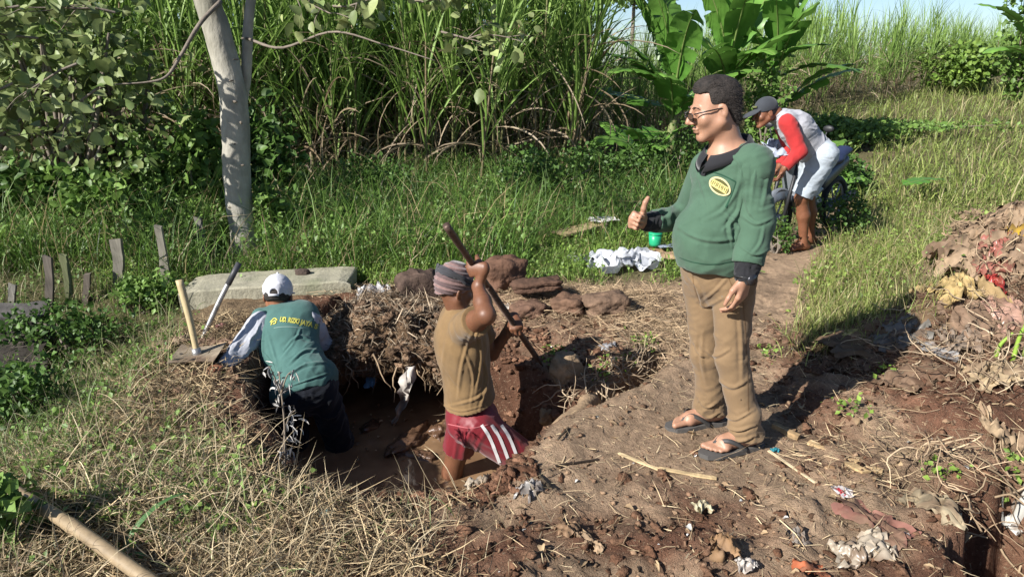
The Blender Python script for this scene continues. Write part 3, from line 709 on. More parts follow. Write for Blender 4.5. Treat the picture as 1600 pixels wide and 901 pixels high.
    s.cone(wrL + nrm(elL - wrL) * .055, wrL - nrm(elL - wrL) * .012, .060, .046, .01); V, F = s.nets(); part('cuff', wrinkle(V, F, .003, (30, 30, 30), seed=4), F, M_BLACK, root)
    s.D[:] = .15; s.cone(wrR + nrm(elR - wrR) * .055, wrR + nrm(elR - wrR) * .005, .050, .042, .01); V, F = s.nets(); part('cuff', wrinkle(V, F, .003, (30, 30, 30), seed=4), F, M_BLACK, root)
    cf = nrm(V3(-.93, -.37, 0)); cl = nrm(np.cross(Z3, cf)); rows = []
    for q_ in np.linspace(-1, 1, 41):
        a_ = q_ * math.pi * .965; bk = .5 - .5 * math.cos(a_); fr_ = abs(q_) ** 5          # a_ measured from the nape
        dr_ = -cf * math.cos(a_) + cl * math.sin(a_); zt = .050 - .080 * bk ** 1.4; rr_ = .074 + .010 * abs(math.sin(a_)) + .014 * bk; w_ = .044 + .014 * fr_
        ctr = N + cf * .014 + Z3 * (zt + .006)
        rows.append([ctr + dr_ * (rr_ - .004) - Z3 * .045, ctr + dr_ * (rr_ - .001), ctr + dr_ * (rr_ + .005) + Z3 * .002, ctr + dr_ * (rr_ + .5 * w_) - Z3 * w_ * .55, ctr + dr_ * (rr_ + .72 * w_) - Z3 * w_ * (1.0 + .25 * fr_), ctr + dr_ * (rr_ + .60 * w_) - Z3 * w_ * 1.0, ctr + dr_ * (rr_ + .004) - Z3 * .035])
    part('collar', np.array(rows).reshape(-1, 3), grid_faces(41, 7), M_BLACK, root)
    vp = [N + cf * .124 - Z3 * .055, N + cf * .14 - Z3 * .075, N + cf * .16 - Z3 * .10]
    P, FF = strip_on(T, vp, -cf + Z3 * -.2, .030, .004, 10); part('placket', P, FF[:, ::-1], M_BLACK, root, sh)
    # trousers
    s = Sd((.62, 2.60, -.02), (1.35, 3.35, 1.00), .005)
    s.ell(pel + Z3 * .01, (.155, .140, .15), A, .05); s.ell(pel - f * .03 - Z3 * .06, (.150, .125, .13), A, .05)
    for a, b, c, g in ((hipL, kL, anL, fl), (hipR, kR, anR, fr)):
        s.cone(a, b, .096, .072, .03); e = c - g * .01 - Z3 * .05; s.cone(b, e, .072, .066, .03, clip=((e + Z3 * (-.01), -Z3),))
        s.cone(c + g * .02 + Z3 * .05, c + g * .04 - Z3 * .01, .062, .058, .03, clip=((e + Z3 * .005, -Z3),))
    V, F = s.nets(); V = smoothmesh(V, F, 1)
    z = V[:, 2]; mk = np.exp(-(z / .26) ** 2) * 1.3 + .6 * np.exp(-((z - .52) / .13) ** 2) + .7 * np.exp(-((z - .80) / .09) ** 2) + .15
    dg = np.array([nrm(V3(1, 0, .5)), nrm(V3(-.5, 0, 1)), V3(0, 1, 0)])
    V = wrinkle(V, F, .0045, (4, 10, 4), dg, 21, mk)
    V = folds(V, F, [([(1076, 432), (1090, 450), (1098, 480)], 0.0084, 0.0079), ([(1090, 470), (1105, 478), (1135, 462)], 0.0063, 0.0079), ([(1098, 520), (1096, 560), (1104, 600)], 0.0063, 0.0092), ([(1100, 545), (1118, 556), (1140, 545)], 0.0084, 0.0079), ([(1085, 535), (1092, 552), (1106, 558)], 0.0084, 0.0066), ([(1118, 590), (1145, 605), (1172, 590)], 0.0063, 0.0086), ([(1120, 640), (1148, 655), (1178, 640)], 0.0095, 0.0066), ([(1125, 660), (1150, 672), (1180, 664)], 0.0105, 0.0059), ([(1128, 676), (1155, 688), (1182, 680)], 0.0095, 0.0053), ([(1092, 625), (1105, 636), (1122, 628)], 0.0084, 0.0059), ([(1090, 642), (1106, 652), (1124, 645)], 0.0084, 0.0053), ([(1150, 440), (1158, 520), (1160, 600)], 0.0053, 0.0092), ([(1140, 430), (1120, 452), (1098, 470)], 0.0063, 0.0073), ([(1072, 430), (1066, 470), (1075, 510)], 0.0042, 0.0092)], 3.15)
    V = wrinkle(V, F, .0015, (16, 26, 16), dg, 27, mk, oct=2)
    tr = slim(part('trousers', V, F, cloth('khaki_twill', (.225, .148, .080), .5, bs=700, namt=.13), root), .32); T = bvh(V, F)
    for nm, pts in (('pocket_seam', [U(1136, 420, 2.8), U(1141, 440, 2.8), U(1154, 462, 2.8)]), ('side_seam', [U(1162, 470, 2.7), U(1168, 560, 2.75), U(1170, 650, 2.75)]), ('fly_seam', [U(1079, 422, 2.8), U(1082, 445, 2.8), U(1090, 470, 2.8)])):
        P, FF = strip_on(T, pts, ray(1140, 520), .0035, .0012, 30); part(nm, P, FF[:, ::-1], cloth('khaki_thread', (.17, .10, .048)), root, tr)
    # hair, brows, eyes, glasses
    p, q = hd.p, hd.s
    s = Sd(*hd.box(.18), .0035)
    s.ell(p(0, -.021, .050), np.array([.0795, .1005, .0855]) * q, hd.A, .01); s.ell(p(0, .018, .108), np.array([.058, .048, .026]) * q, hd.A, .03); s.ell(p(0, -.055, -.02), np.array([.062, .052, .075]) * q, hd.A, .03)
    X, Y, Z = s.ax[0][:, None, None] - hd.c[0], s.ax[1][None, :, None] - hd.c[1], s.ax[2][None, None, :] - hd.c[2]
    ly, lz = [(X * hd.A[i][0] + Y * hd.A[i][1] + Z * hd.A[i][2]) / q for i in (1, 2)]
    for g in (ly - .068 + 0 * lz, np.minimum(ly - .030, .083 - lz), np.minimum(ly + .020, .026 - lz), np.minimum(ly + .040, -.030 - lz), -.088 - lz + 0 * ly): s.D = np.maximum(s.D, (g * q).astype(np.float32))
    V, F = s.nets(); V = smoothmesh(V, F, 1); V = wrinkle(V, F, .0014, (110, 14, 60), hd.A, 31, ridge=False); hr_ = part('hair', V, F, M_HAIR, root)
    nn = vnormals(V, F); k = rng.integers(0, len(V), 3200); loc_ = (V[k] - hd.c) @ hd.A.T / q; dv = -hd.A[1] * 1.0 + nn[k] * .16 - hd.A[2] * np.where(loc_[:, 1] < -.02, .9, .0)[:, None] + rng.normal(size=(3200, 3)) * .12; dv /= np.linalg.norm(dv, axis=1, keepdims=True)
    sd_ = np.cross(dv, nn[k]); sd_ /= np.linalg.norm(sd_, axis=1, keepdims=True) + 1e-9; L_ = rng.uniform(.008, .022, (3200, 1)); b_ = V[k] - nn[k] * .001
    X_ = np.stack([b_ - sd_ * .0011, b_ + sd_ * .0011, b_ + dv * L_ + nn[k] * L_ * .1], 1).reshape(-1, 3); part('hair_strands', X_, np.arange(9600).reshape(-1, 3), M_HAIR, root, hr_)['kind'] = 'stuff'
    for x in (-1, 1):
        V, F = tube([p(.018 * x, .094, .029), p(.034 * x, .092, .034), p(.052 * x, .078, .028)], [.002, .003, .001], 6); part('eyebrow', V, F, M_HAIR, root)
        V, F = ico(2); part('eye', V * .0095 * q + p(.032 * x, .083, .004), F, pm('eye_dark', (.03, .02, .018), rough=.15, namt=0, bump=0), root)
    ac = Acc(); lens = []
    for x in (-1, 1):
        t = np.linspace(0, 2 * math.pi, 17); e = np.array([p(.033 * x + .021 * math.copysign(abs(math.cos(a)) ** .6, math.cos(a)), .117 - .35 * abs(.033 * x + .021 * math.cos(a)) ** 1.5 * 2, .002 + .0125 * math.copysign(abs(math.sin(a)) ** .7, math.sin(a))) for a in t])
        ac.add(*tube(e, .0021 * q, 5)); lens.append((np.concatenate([e[:-1], e[:-1].mean(0)[None]]), np.array([[i, (i + 1) % 16, 16] for i in range(16)])))
        ac.add(*tube([p(.056 * x, .104, .010), p(.078 * x, .05, .012), p(.079 * x, -.005, .010), p(.080 * x, -.022, -.004)], .0030 * q, 5))
    ac.add(*tube([p(-.012, .117, .006), p(0, .122, .008), p(.012, .117, .006)], .0018 * q, 5))
    V, F, _ = ac.get(); gl = part('glasses', V, F, pm('black_frame', (.015, .012, .012), rough=.3, namt=0, bump=0), root)
    for V, F in lens: part('lens', V, F, pm('tinted_lens', (.10, .055, .04), rough=.06, namt=0, bump=0, spec=.6), root, gl)
    V, F = tube([p(-.022, .094, -.048), p(0, .099, -.045), p(.022, .094, -.048)], [.0015, .003, .0015], 6); part('moustache', V, F, pm('grey_stubble', (.10, .07, .055), rough=.8, bump=0), root)
    # watch
    wd = nrm(elL - wrL); ax = wd; t = np.linspace(0, 2 * math.pi, 21); x1 = nrm(np.cross(ax, Z3 + V3(.3, 0, 0))); x2 = np.cross(ax, x1); wc = wrL - wd * .028
    V, F = tube([wc + (x1 * math.cos(a) + x2 * math.sin(a)) * .037 for a in t], .008, 6, False); wt = part('wristwatch', V, F, pm('black_rubber', (.015, .015, .016), rough=.5, namt=.1, bump=0), root)
    fc = wc + nrm(V3(.45, -.9, .1)) * .040; fa = nrm(V3(.45, -.9, .1)); V, F = tube([fc - fa * .004, fc + fa * .008], [.025, .023], 18); part('watch_face', V, F, pm('watch_steel', (.05, .05, .055), rough=.25, metal=.6, namt=0, bump=0), root, wt)
    # flip flops
    for hp, dv, side in ((hl, fl, np.cross(fl, Z3)), (hr, fr, -np.cross(fr, Z3))):
        pr = [(-.045, .0), (-.035, .030), (.0, .038), (.06, .034), (.12, .040), (.18, .052), (.235, .046), (.270, .020), (.275, -.004), (.255, -.032), (.20, -.048), (.12, -.042), (.05, -.036), (-.02, -.034), (-.040, -.020)]
        top = [hp + dv * a * 1.04 + side * b * 1.06 - Z3 * .002 for a, b in pr]; n = len(top); bot = [v - Z3 * .022 for v in top]
        sl = part('flip_flop', np.array(top + bot), [np.array([list(range(n))]), np.array([list(range(n, 2 * n))])[:, ::-1], np.array([[i, n + i, n + (i + 1) % n, (i + 1) % n] for i in range(n)])[:, ::-1]], pm('grey_foam', (.075, .07, .065), rough=.8, namt=.2, bump=.3), root, smooth=False)
        toe = hp + dv * .205 + side * .018; ac = Acc()
        for b in (.046, -.044):
            V, F, _ = ribbons_path([toe + Z3 * .022, hp + dv * .17 + side * b * .55 + Z3 * .052, hp + dv * .13 + side * b * .95 + Z3 * .040, hp + dv * .075 + side * b + Z3 * .0], .020, .004, side * b / abs(b) + Z3 * .7); ac.add(V, F)
        ac.add(*tube([toe + Z3 * .024, toe], .004, 6)); V, F, _ = ac.get(); part('strap', V, F, pm('grey_strap', (.05, .047, .045), rough=.6, bump=.1), root, sl)
def ribbons_path(pts, w, th, nv, n=12):
    """a flat strap of real thickness along a path"""
    P = spline(pts, n); T = np.gradient(P, axis=0); T /= np.linalg.norm(T, axis=1, keepdims=True); S = np.cross(T, nrm(nv)); S /= np.linalg.norm(S, axis=1, keepdims=True); Nn = np.cross(S, T)
    X = np.stack([P - S * w / 2, P + S * w / 2, P + S * w / 2 + Nn * th, P - S * w / 2 + Nn * th], 1); i, j = np.meshgrid(np.arange(n - 1), np.arange(4), indexing='ij')
    F = np.stack([i * 4 + j, i * 4 + (j + 1) % 4, (i + 1) * 4 + (j + 1) % 4, (i + 1) * 4 + j], 2).reshape(-1, 4); return X.reshape(-1, 3), F, None
build_overseer()

# ---------------------------------------------------------------- the digger with the bar
BAR_A, BAR_B = U(697, 352, 3.14), U(848, 572, 3.98)
def bar_at(t): return BAR_A + (BAR_B - BAR_A) * t
def build_digger():
    SK = skin('skin_brown', (.185, .080, .042), .22); f = nrm(V3(.93, .36, 0)); A = frame(f); l = A[0]; r = -l
    root = person('man in olive brown t-shirt and red shorts standing in the pit jabbing with a bar', (-.25, 3.55, -.95))
    N = U(717, 480, 3.56); pel = U(738, 655, 3.55); C = U(722, 535, 3.56)
    bx = nrm(BAR_B - BAR_A)
    h1, h2 = bar_at(.245), bar_at(.66)
    shR, elR = U(727, 512, 3.40), U(760, 492, 3.16); wrR = h1 + V3(.012, -.03, -.085)
    shL, elL = U(744, 508, 3.72), U(768, 552, 3.80); wrL = h2 + V3(-.055, .045, -.055)
    hipR, hipL = pel + r * .09, pel + l * .09
    kR, aR = U(703, 735, 3.47), U(697, 800, 3.42); kL = pel + l * .10 + V3(-.10, .03, -.42); aL = kL + V3(-.02, .0, -.41)
    kR = pel + r * .09 + V3(.29, .02, -.24); aR = kR + V3(-.03, .02, -.42)
    hd = Head(U(712, 452, 3.58), (.86, .45, -.28), (.25, .1, 1), .98)
    d = Sd((-.85, 2.95, -1.05), (.45, 4.1, .85), .005)
    hd.build(d, N - Z3 * .03, .055)
    d.ell(C, (.15, .10, .18), A, .04); d.cone(C, pel, .11, .12, .05, flat=(f, .8)); d.cone(shL, shR, .05, .05, .05)
    d.cone(shR, elR, .055, .044, .03); d.ell((shR * .45 + elR * .55) , (.05, .046, .055), None, .03); d.cone(elR, elR * .55 + wrR * .45, .045, .043, .02); d.cone(elR * .55 + wrR * .45, wrR, .043, .028, .02)
    d.cone(shL, elL, .050, .042, .03); d.cone(elL, wrL, .042, .028, .02)
    d.cone(hipR, kR, .085, .060, .03); d.cone(kR, kR * .55 + aR * .45, .058, .058, .03); d.cone(kR * .55 + aR * .45, aR, .058, .036, .03)
    d.cone(hipL, kL, .085, .058, .03); d.cone(kL, aL, .056, .036, .03)
    foot(d, aR + V3(-.03, 0, -.08), (.95, .2, 0), V3(-.2, .95, 0), 1, aR); foot(d, aL + V3(-.03, 0, -.08), (.95, .2, 0), V3(.2, -.95, 0), 1, aL)
    # hands close round the bar: palm faces the bar
    def grip(wr, c, back, top):
        pd = nrm(c - wr); fd = nrm(np.cross(bx, back)); fd = fd if np.dot(fd, pd) > 0 else -fd
        w0 = c + back * .026 - fd * .062
        d.cone(wr, w0, .028, .024, .02)
        hand(d, w0, fd, -back, top, ((rad(55), rad(85), rad(70)),) * 4, ((.6, .55, .6), (.5, 1.0, .25), (.2, 1, .1)), 1.0)
    grip(wrR, h1, nrm(V3(-.35, -.9, .15)), -bx)
    grip(wrL, h2, nrm(V3(-.1, -.55, .8)), -bx)
    V, F = d.nets(); slim(part('body', V, F, SK, root), .25)
    s = Sd((-.75, 3.0, -.35), (.35, 4.05, .62), .005)
    s.ell(C + V3(-.01, 0, 0), (.19, .135, .20), A, .04); s.cone(C, pel + Z3 * .05, .150, .165, .06, flat=(f, .86)); s.ell(pel + Z3 * .03, (.185, .16, .14), A, .05)
    s.cone(N - Z3 * .08 + l * .12, N - Z3 * .08 + r * .12, .06, .06, .06); s.cone(N - Z3 * .03, N - Z3 * .10, .062, .09, .05)
    s.cut(U(735, 646, 3.40), -Z3 + .22 * f)
    m = shR * .45 + elR * .55; s.cone(shR, m, .083, .080, .04, clip=((m, elR - shR),))
    m = shL * .5 + elL * .5; s.cone(shL, m, .08, .076, .04, clip=((m, elL - shL),))
    s.ell(N + Z3 * .03, (.058, .064, .055), A, .006, sub=True)
    V, F = s.nets(); V = smoothmesh(V, F, 1); mk = .35 + 1.0 * np.exp(-((V - (shR + V3(.05, -.02, -.08))) ** 2).sum(1) / .012) + .8 * np.exp(-((V - U(750, 590, 3.45)) ** 2).sum(1) / .03)
    dg = np.array([nrm(V3(.8, 0, .5)), nrm(V3(-.2, 0, 1)), V3(0, 1, 0)])
    V = wrinkle(V, F, .004, (8, 2.5, 6), dg, 43, mk)
    V = folds(V, F, [([(748, 520), (752, 560), (742, 620)], 0.0084, 0.0086), ([(735, 525), (722, 570), (715, 625)], 0.0063, 0.0092), ([(758, 560), (760, 600), (750, 640)], 0.0084, 0.0079), ([(738, 500), (745, 515), (742, 535)], 0.0074, 0.0066), ([(700, 520), (692, 570), (696, 625)], 0.0042, 0.0106), ([(766, 600), (745, 622), (700, 635)], 0.0063, 0.0079), ([(726, 545), (740, 590), (735, 636)], 0.0053, 0.0079), ([(690, 632), (720, 642), (760, 632)], 0.0053, 0.0053)], 3.75)
    V = wrinkle(V, F, .0015, (18, 10, 16), dg, 47, None, oct=2); slim(part('t_shirt', V, F, cloth('olive_cotton', (.215, .135, .062), .5, bs=700, namt=.18), root), .32)
    s = Sd((-.80, 3.1, -.85), (.45, 4.05, .05), .005)
    s.ell(pel, (.178, .155, .14), A, .05)
    e = hipR + (kR - hipR) * .98; s.cone(hipR, e, .112, .098, .04, clip=((e + Z3 * .02, e - hipR),)); e = hipL + (kL - hipL) * .62; s.cone(hipL, e, .105, .096, .04, clip=((e, e - hipL),))
    V, F = s.nets(); V = smoothmesh(V, F, 1); V = wrinkle(V, F, .004, (5, 3, 5), dg, 53, None)
    V = folds(V, F, [([(705, 650), (700, 690), (698, 722)], 0.0033, 0.0140), ([(745, 660), (728, 690), (722, 720)], 0.0055, 0.0140), ([(760, 672), (745, 700), (742, 722)], 0.0044, 0.0120), ([(745, 655), (775, 672), (812, 690)], 0.0044, 0.0120), ([(750, 690), (775, 700), (800, 712)], 0.0039, 0.0120), ([(715, 668), (712, 700), (708, 725)], 0.0033, 0.0100)], 3.8)
    V = wrinkle(V, F, .0012, (22, 14, 22), dg, 57, None, oct=2)
    so = slim(part('shorts', V, F, pm('red_polyester', (.15, .009, .015), rough=.5, nscale=6, namt=.14, bump=.2, bscale=300, spec=.35, bdist=.001, sheen=.2), root), .32); T = bvh(V, F)
    MW = cloth('white_stripe', (.75, .73, .72))
    for i in range(3):
        o = (i - 1) * 15
        P, FF = strip_on(T, [U(768 + o, 664, 3.45), U(781 + o, 685, 3.45), U(796 + o, 722, 3.42)], ray(780, 690), .017, .003, 20); part('stripe', P, FF[:, ::-1], MW, root, so)
    P, FF = strip_on(T, [U(700, 662, 3.42), U(735, 668, 3.42), U(762, 663, 3.42)], ray(735, 665), .005, .003, 24); part('piping', P, FF[:, ::-1], cloth('pink_piping', (.42, .12, .13)), root, so)
    # knitted cap and the scarf wound round it
    p, q = hd.p, hd.s
    s = Sd(*hd.box(.19), .004); s.ell(p(0, -.022, .055), np.array([.090, .106, .100]) * q, hd.A, .01); s.cone(p(0, -.065, .03), p(0, -.062, -.022), .062 * q, .052 * q, .03); s.cut(p(0, .06, .022), -hd.A[2] + .34 * hd.A[1])
    V, F = s.nets(); zz = (V - hd.c) @ hd.A[2]; n = vnormals(V, F); V2 = V + n * (.0035 * np.sin(zz * 2 * math.pi / .020))[:, None]
    bands = np.where((np.floor(zz / .020) % 2 == 0)[:, None], V3(.20, .125, .115), V3(.105, .07, .07)); part('knitted_cap', V2, F, pm('wool', vc=True, rough=.95, nscale=40, namt=.25, bump=.6, bscale=200, spec=.1, bdist=.004, sheen=.3), root, col=bands)
    ac = Acc()
    for dz, r0 in ((.0, .009), (.014, .009), (.026, .008)):
        t = np.linspace(0, 2 * math.pi, 30); ac.add(*tube([p(.091 * math.cos(a), -.022 + .107 * math.sin(a), .060 + dz - .030 * math.sin(a + .3)) for a in t], [r0 * q * (1 + .2 * math.sin(5 * a)) for a in t], 8))
    V, F, _ = ac.get(); V = wrinkle(V, F[0], .006, (25, 25, 60), hd.A, 61); part('scarf', V, F, cloth('dark_grey_scarf', (.055, .055, .062)), root)
build_digger()
V, F = tube([bar_at(t) for t in np.linspace(0, 1, 40)], [.0165 if t < .9 else .0165 * (1 - .75 * (t - .9) / .1) for t in np.linspace(0, 1, 40)], 10, True, .10, 3)
iron = solo('iron_bar', V, F, M_METAL, 'long rusty iron bar gripped in both hands of the man in red shorts', 'digging bar')
ac = Acc()
for i in range(60):
    t = .36 + .3 * i / 60; c = bar_at(t); b_ = nrm(BAR_B - BAR_A); s1 = nrm(np.cross(b_, Z3)); s2 = np.cross(b_, s1)
    if i % 2 == 0: ac.add(*tube([c + (s1 * math.cos(a) + s2 * math.sin(a)) * .0165 + b_ * a * .0015 for a in np.linspace(0, 6.28, 9)], .0028, 4, False))
V, F, _ = ac.get(); link('rib', mesh('rib', V - np.array(iron.location), F, M_METAL), iron)
tag(iron.children[0], kind='stuff')

# ---------------------------------------------------------------- the man climbing out on the left
def build_climber():
    SK = skin('skin_tan', (.27, .115, .06), .2); f = nrm(V3(-.08, 1, 0)); A = frame(f); l = A[0]; r = -l
    root = person('man in white cap and teal shirt with yellow lettering bent over at the pit edge', (-1.2, 3.85, -.95))
    N = U(436, 480, 4.30); pel = U(478, 608, 3.92); C = U(450, 520, 4.20); up = nrm(N - pel); AT = np.array([l, nrm(np.cross(up, l)), up])
    if AT[1][1] < 0: AT[1] *= -1
    shL, elL, wrL = U(404, 505, 4.20), U(372, 552, 3.98), U(350, 577, 3.80)
    shR, elR, wrR = U(486, 500, 4.26), U(508, 545, 4.36), U(520, 575, 4.52)
    hipL, hipR = pel + l * .10, pel + r * .10
    kL, kR = pel + l * .13 + V3(0, .10, -.38), pel + r * .13 + V3(.02, .08, -.40); aL, aR = kL + V3(0, -.03, -.40), kR + V3(.03, -.05, -.38)
    hd = Head(U(435, 463, 4.34), (-.10, .93, -.30), (0, .3, 1), 1.06)
    d = Sd((-2.0, 3.3, -1.08), (-.6, 4.85, .62), .005)
    hd.build(d, N - Z3 * .02, .056)
    d.ell(C, (.15, .10, .18), AT, .04); d.cone(C, pel, .11, .12, .05); d.cone(shL, shR, .05, .05, .05)
    for a, b, c in ((shL, elL, wrL), (shR, elR, wrR)): d.cone(a, b, .05, .042, .03); d.cone(b, c, .042, .028, .02)
    for a, b, c in ((hipL, kL, aL), (hipR, kR, aR)): d.cone(a, b, .085, .06, .03); d.cone(b, c, .056, .036, .03)
    foot(d, aL + V3(0, -.03, -.08), (0, 1, 0), V3(1, 0, 0), 1, aL); foot(d, aR + V3(0, -.03, -.08), (0, 1, 0), V3(-1, 0, 0), 1, aR)
    hp = U(341, 586, 3.70); hp[2] = H1(hp[0], hp[1]) + .03
    hand(d, wrL * .65 + hp * .35, hp - wrL, V3(-.1, .25, -1), V3(.8, -.3, 0), (rad(18), rad(25), rad(15)), ((.7, .2, .7), (.9, .3, .4), (1, .3, .2)), 1.0)
    hand(d, wrR, V3(.1, .6, -.5), V3(0, -.3, -1), V3(-1, 0, 0), (rad(25), rad(30), rad(20)), ((.7, .2, .7), (.9, .3, .4), (1, .3, .2)), 1.0)
    V, F = d.nets(); slim(part('body', V, F, SK, root), .25)
    s = Sd((-2.0, 3.3, -.45), (-.6, 4.85, .55), .005)
    s.ell(C, (.20, .135, .20), AT, .04); s.cone(C, pel + up * .04, .155, .18, .07, flat=(AT[1], .85)); s.ell(pel + up * .03, (.20, .165, .13), AT, .05)
    s.cone(N - up * .07 + l * .13, N - up * .07 + r * .13, .062, .062, .06); s.cone(N - up * .01, N - up * .10, .062, .09, .04)
    s.cut(U(478, 603, 3.78), -up * 1.0 + V3(0, -.15, 0)); s.ell(N + Z3 * .045 + f * .01, (.056, .06, .055), A, .006, sub=True)
    V, F = s.nets(); V = smoothmesh(V, F, 1); dg = np.array([nrm(V3(.9, 0, .55)), nrm(V3(-.5, 0, .8)), V3(0, 1, 0)])
    mk = .45 + .8 * np.exp(-((V - U(480, 575, 3.9)) ** 2).sum(1) / .05) + .6 * np.exp(-((V - U(415, 520, 4.1)) ** 2).sum(1) / .015)
    V = wrinkle(V, F, .005, (3, 8, 4), dg, 73, mk)
    V = folds(V, F, [([(420, 525), (430, 560), (440, 600)], 0.0063, 0.0092), ([(445, 545), (465, 525), (485, 530)], 0.0105, 0.0086), ([(450, 570), (475, 548), (500, 548)], 0.0105, 0.0086), ([(445, 590), (475, 570), (508, 566)], 0.0105, 0.0086), ([(412, 510), (410, 545), (418, 585)], 0.0063, 0.0079), ([(470, 512), (462, 530), (440, 560)], 0.0074, 0.0079), ([(450, 604), (485, 592), (515, 582)], 0.0074, 0.0059)], 4.4)
    V = wrinkle(V, F, .0015, (14, 18, 14), dg, 77, mk, oct=2); sh = slim(part('shirt', V, F, cloth('teal_cotton', (.070, .155, .138), .4, bs=700, namt=.12), root), .32); T = bvh(V, F)
    s = Sd((-2.0, 3.3, -.45), (-.6, 4.85, .55), .005)
    for a, b, c in ((shL - l * .02, elL, wrL), (shR - r * .02, elR, wrR)):
        s.D[:] = .15; s.cone(a, b, .084, .070, .04); s.cone(b, c, .070, .052, .03, clip=((c, c - b),))
        V, F = s.nets(); V = smoothmesh(V, F, 1); mk = .6 + np.exp(-((V - elL) ** 2).sum(1) / .02)
        V = wrinkle(V, F, .007, (13, 5, 12), None, 83, mk); V = wrinkle(V, F, .002, (26, 14, 26), None, 84, mk, oct=2); slim(part('sleeve', V, F, cloth('pale_grey_cotton', (.42, .43, .47), .4, bs=700), root), .32)
    s = Sd((-1.9, 3.3, -1.08), (-.7, 4.6, .1), .006)
    s.ell(pel - up * .03, (.170, .138, .13), AT, .05)
    for a, b, c in ((hipL - Z3 * .03, kL, aL), (hipR - Z3 * .03, kR, aR)): s.cone(a, b, .105, .085, .04); s.cone(b, c, .085, .07, .03, clip=((c, c - b),))
    V, F = s.nets(); V = wrinkle(V, F, .008, (10, 10, 10), None, 91); slim(part('trousers', V, F, cloth('navy_trousers', (.008, .010, .016)), root), .32)
    # the printed name
    bd = nrm(V3(.04, .8, -.6)); MY = cloth('yellow_print', (.55, .52, .10), .1)
    o = U(462, 497, 4.05); u_ = nrm(U(490, 500, 4.05) - U(430, 494, 4.05)); v_ = nrm(np.cross(u_, bd)); v_ = v_ if v_[2] > 0 else -v_
    tv, tf = text_mesh('UD. RIZKI JAYA S', .040, .0018); lo, hi = tv[:, 0].min(), tv[:, 0].max(); wd = np.linalg.norm(U(481, 500, 4.05) - U(430, 494, 4.05))
    o = U(456, 496, 4.05)
    P = stick(T, [o + u_ * (a[0] - (lo + hi) / 2) * wd / (hi - lo) + v_ * a[1] * 1.15 for a in tv], bd, .0045); part('lettering', P, tf, MY, root, sh, smooth=False)
    o2 = U(421, 497, 4.05)
    for seg in ([(-.025, -.004), (-.002, .022), (.022, .010)], [(-.014, .004), (-.012, -.024)], [(-.012, -.004), (.010, .006), (.016, -.010), (-.002, -.016)]):
        P, FF = strip_on(T, [o2 + u_ * a + v_ * b for a, b in seg], bd, .007, .0045, 14); part('logo', P, FF[:, ::-1], MY, root, sh)
    P, FF = strip_on(T, [U(425, 510, 4.05), U(445, 508, 4.05), U(468, 508, 4.05)], bd, .004, .003, 20); part('print_line', P, FF[:, ::-1], cloth('pale_print', (.25, .36, .33)), root, sh)
    # cap
    p, q = hd.p, hd.s; s = Sd(*hd.box(.24), .004)
    s.ell(p(0, -.020, .045), np.array([.088, .106, .095]) * q, hd.A, .01); s.cut(p(0, -.05, .006), -hd.A[2] - .12 * hd.A[1])
    s.ell(p(0, -.130, .022), np.array([.024, .04, .026]) * q, hd.A, .006, sub=True)
    s.ell(p(0, .125, .02), np.array([.075, .085, .008]) * q, hd.A, .01)
    V, F = s.nets(); V = wrinkle(V, F, .002, (16, 16, 16), None, 95); cp = part('cap', V, F, cloth('white_cotton', (.60, .60, .64)), root)
    V, F = ico(2); part('cap_button', V * .008 * q + p(0, -.02, .142), F, cloth('white_cotton', (.60, .60, .64)), root, cp)
    V, F = tube([p(.030, -.118, .010), p(0, -.125, .010), p(-.030, -.118, .010)], .007 * q, 8); part('cap_strap', V, F, cloth('white_cotton', (.60, .60, .64)), root, cp)
    s = Sd(*hd.box(.2), .005); s.ell(p(0, -.035, .02), np.array([.079, .084, .075]) * q, hd.A, .01); s.cut(p(0, -.05, -.03), -hd.A[2] - .2 * hd.A[1]); V, F = s.nets(); part('hair', V, F, M_HAIR, root)
build_climber()

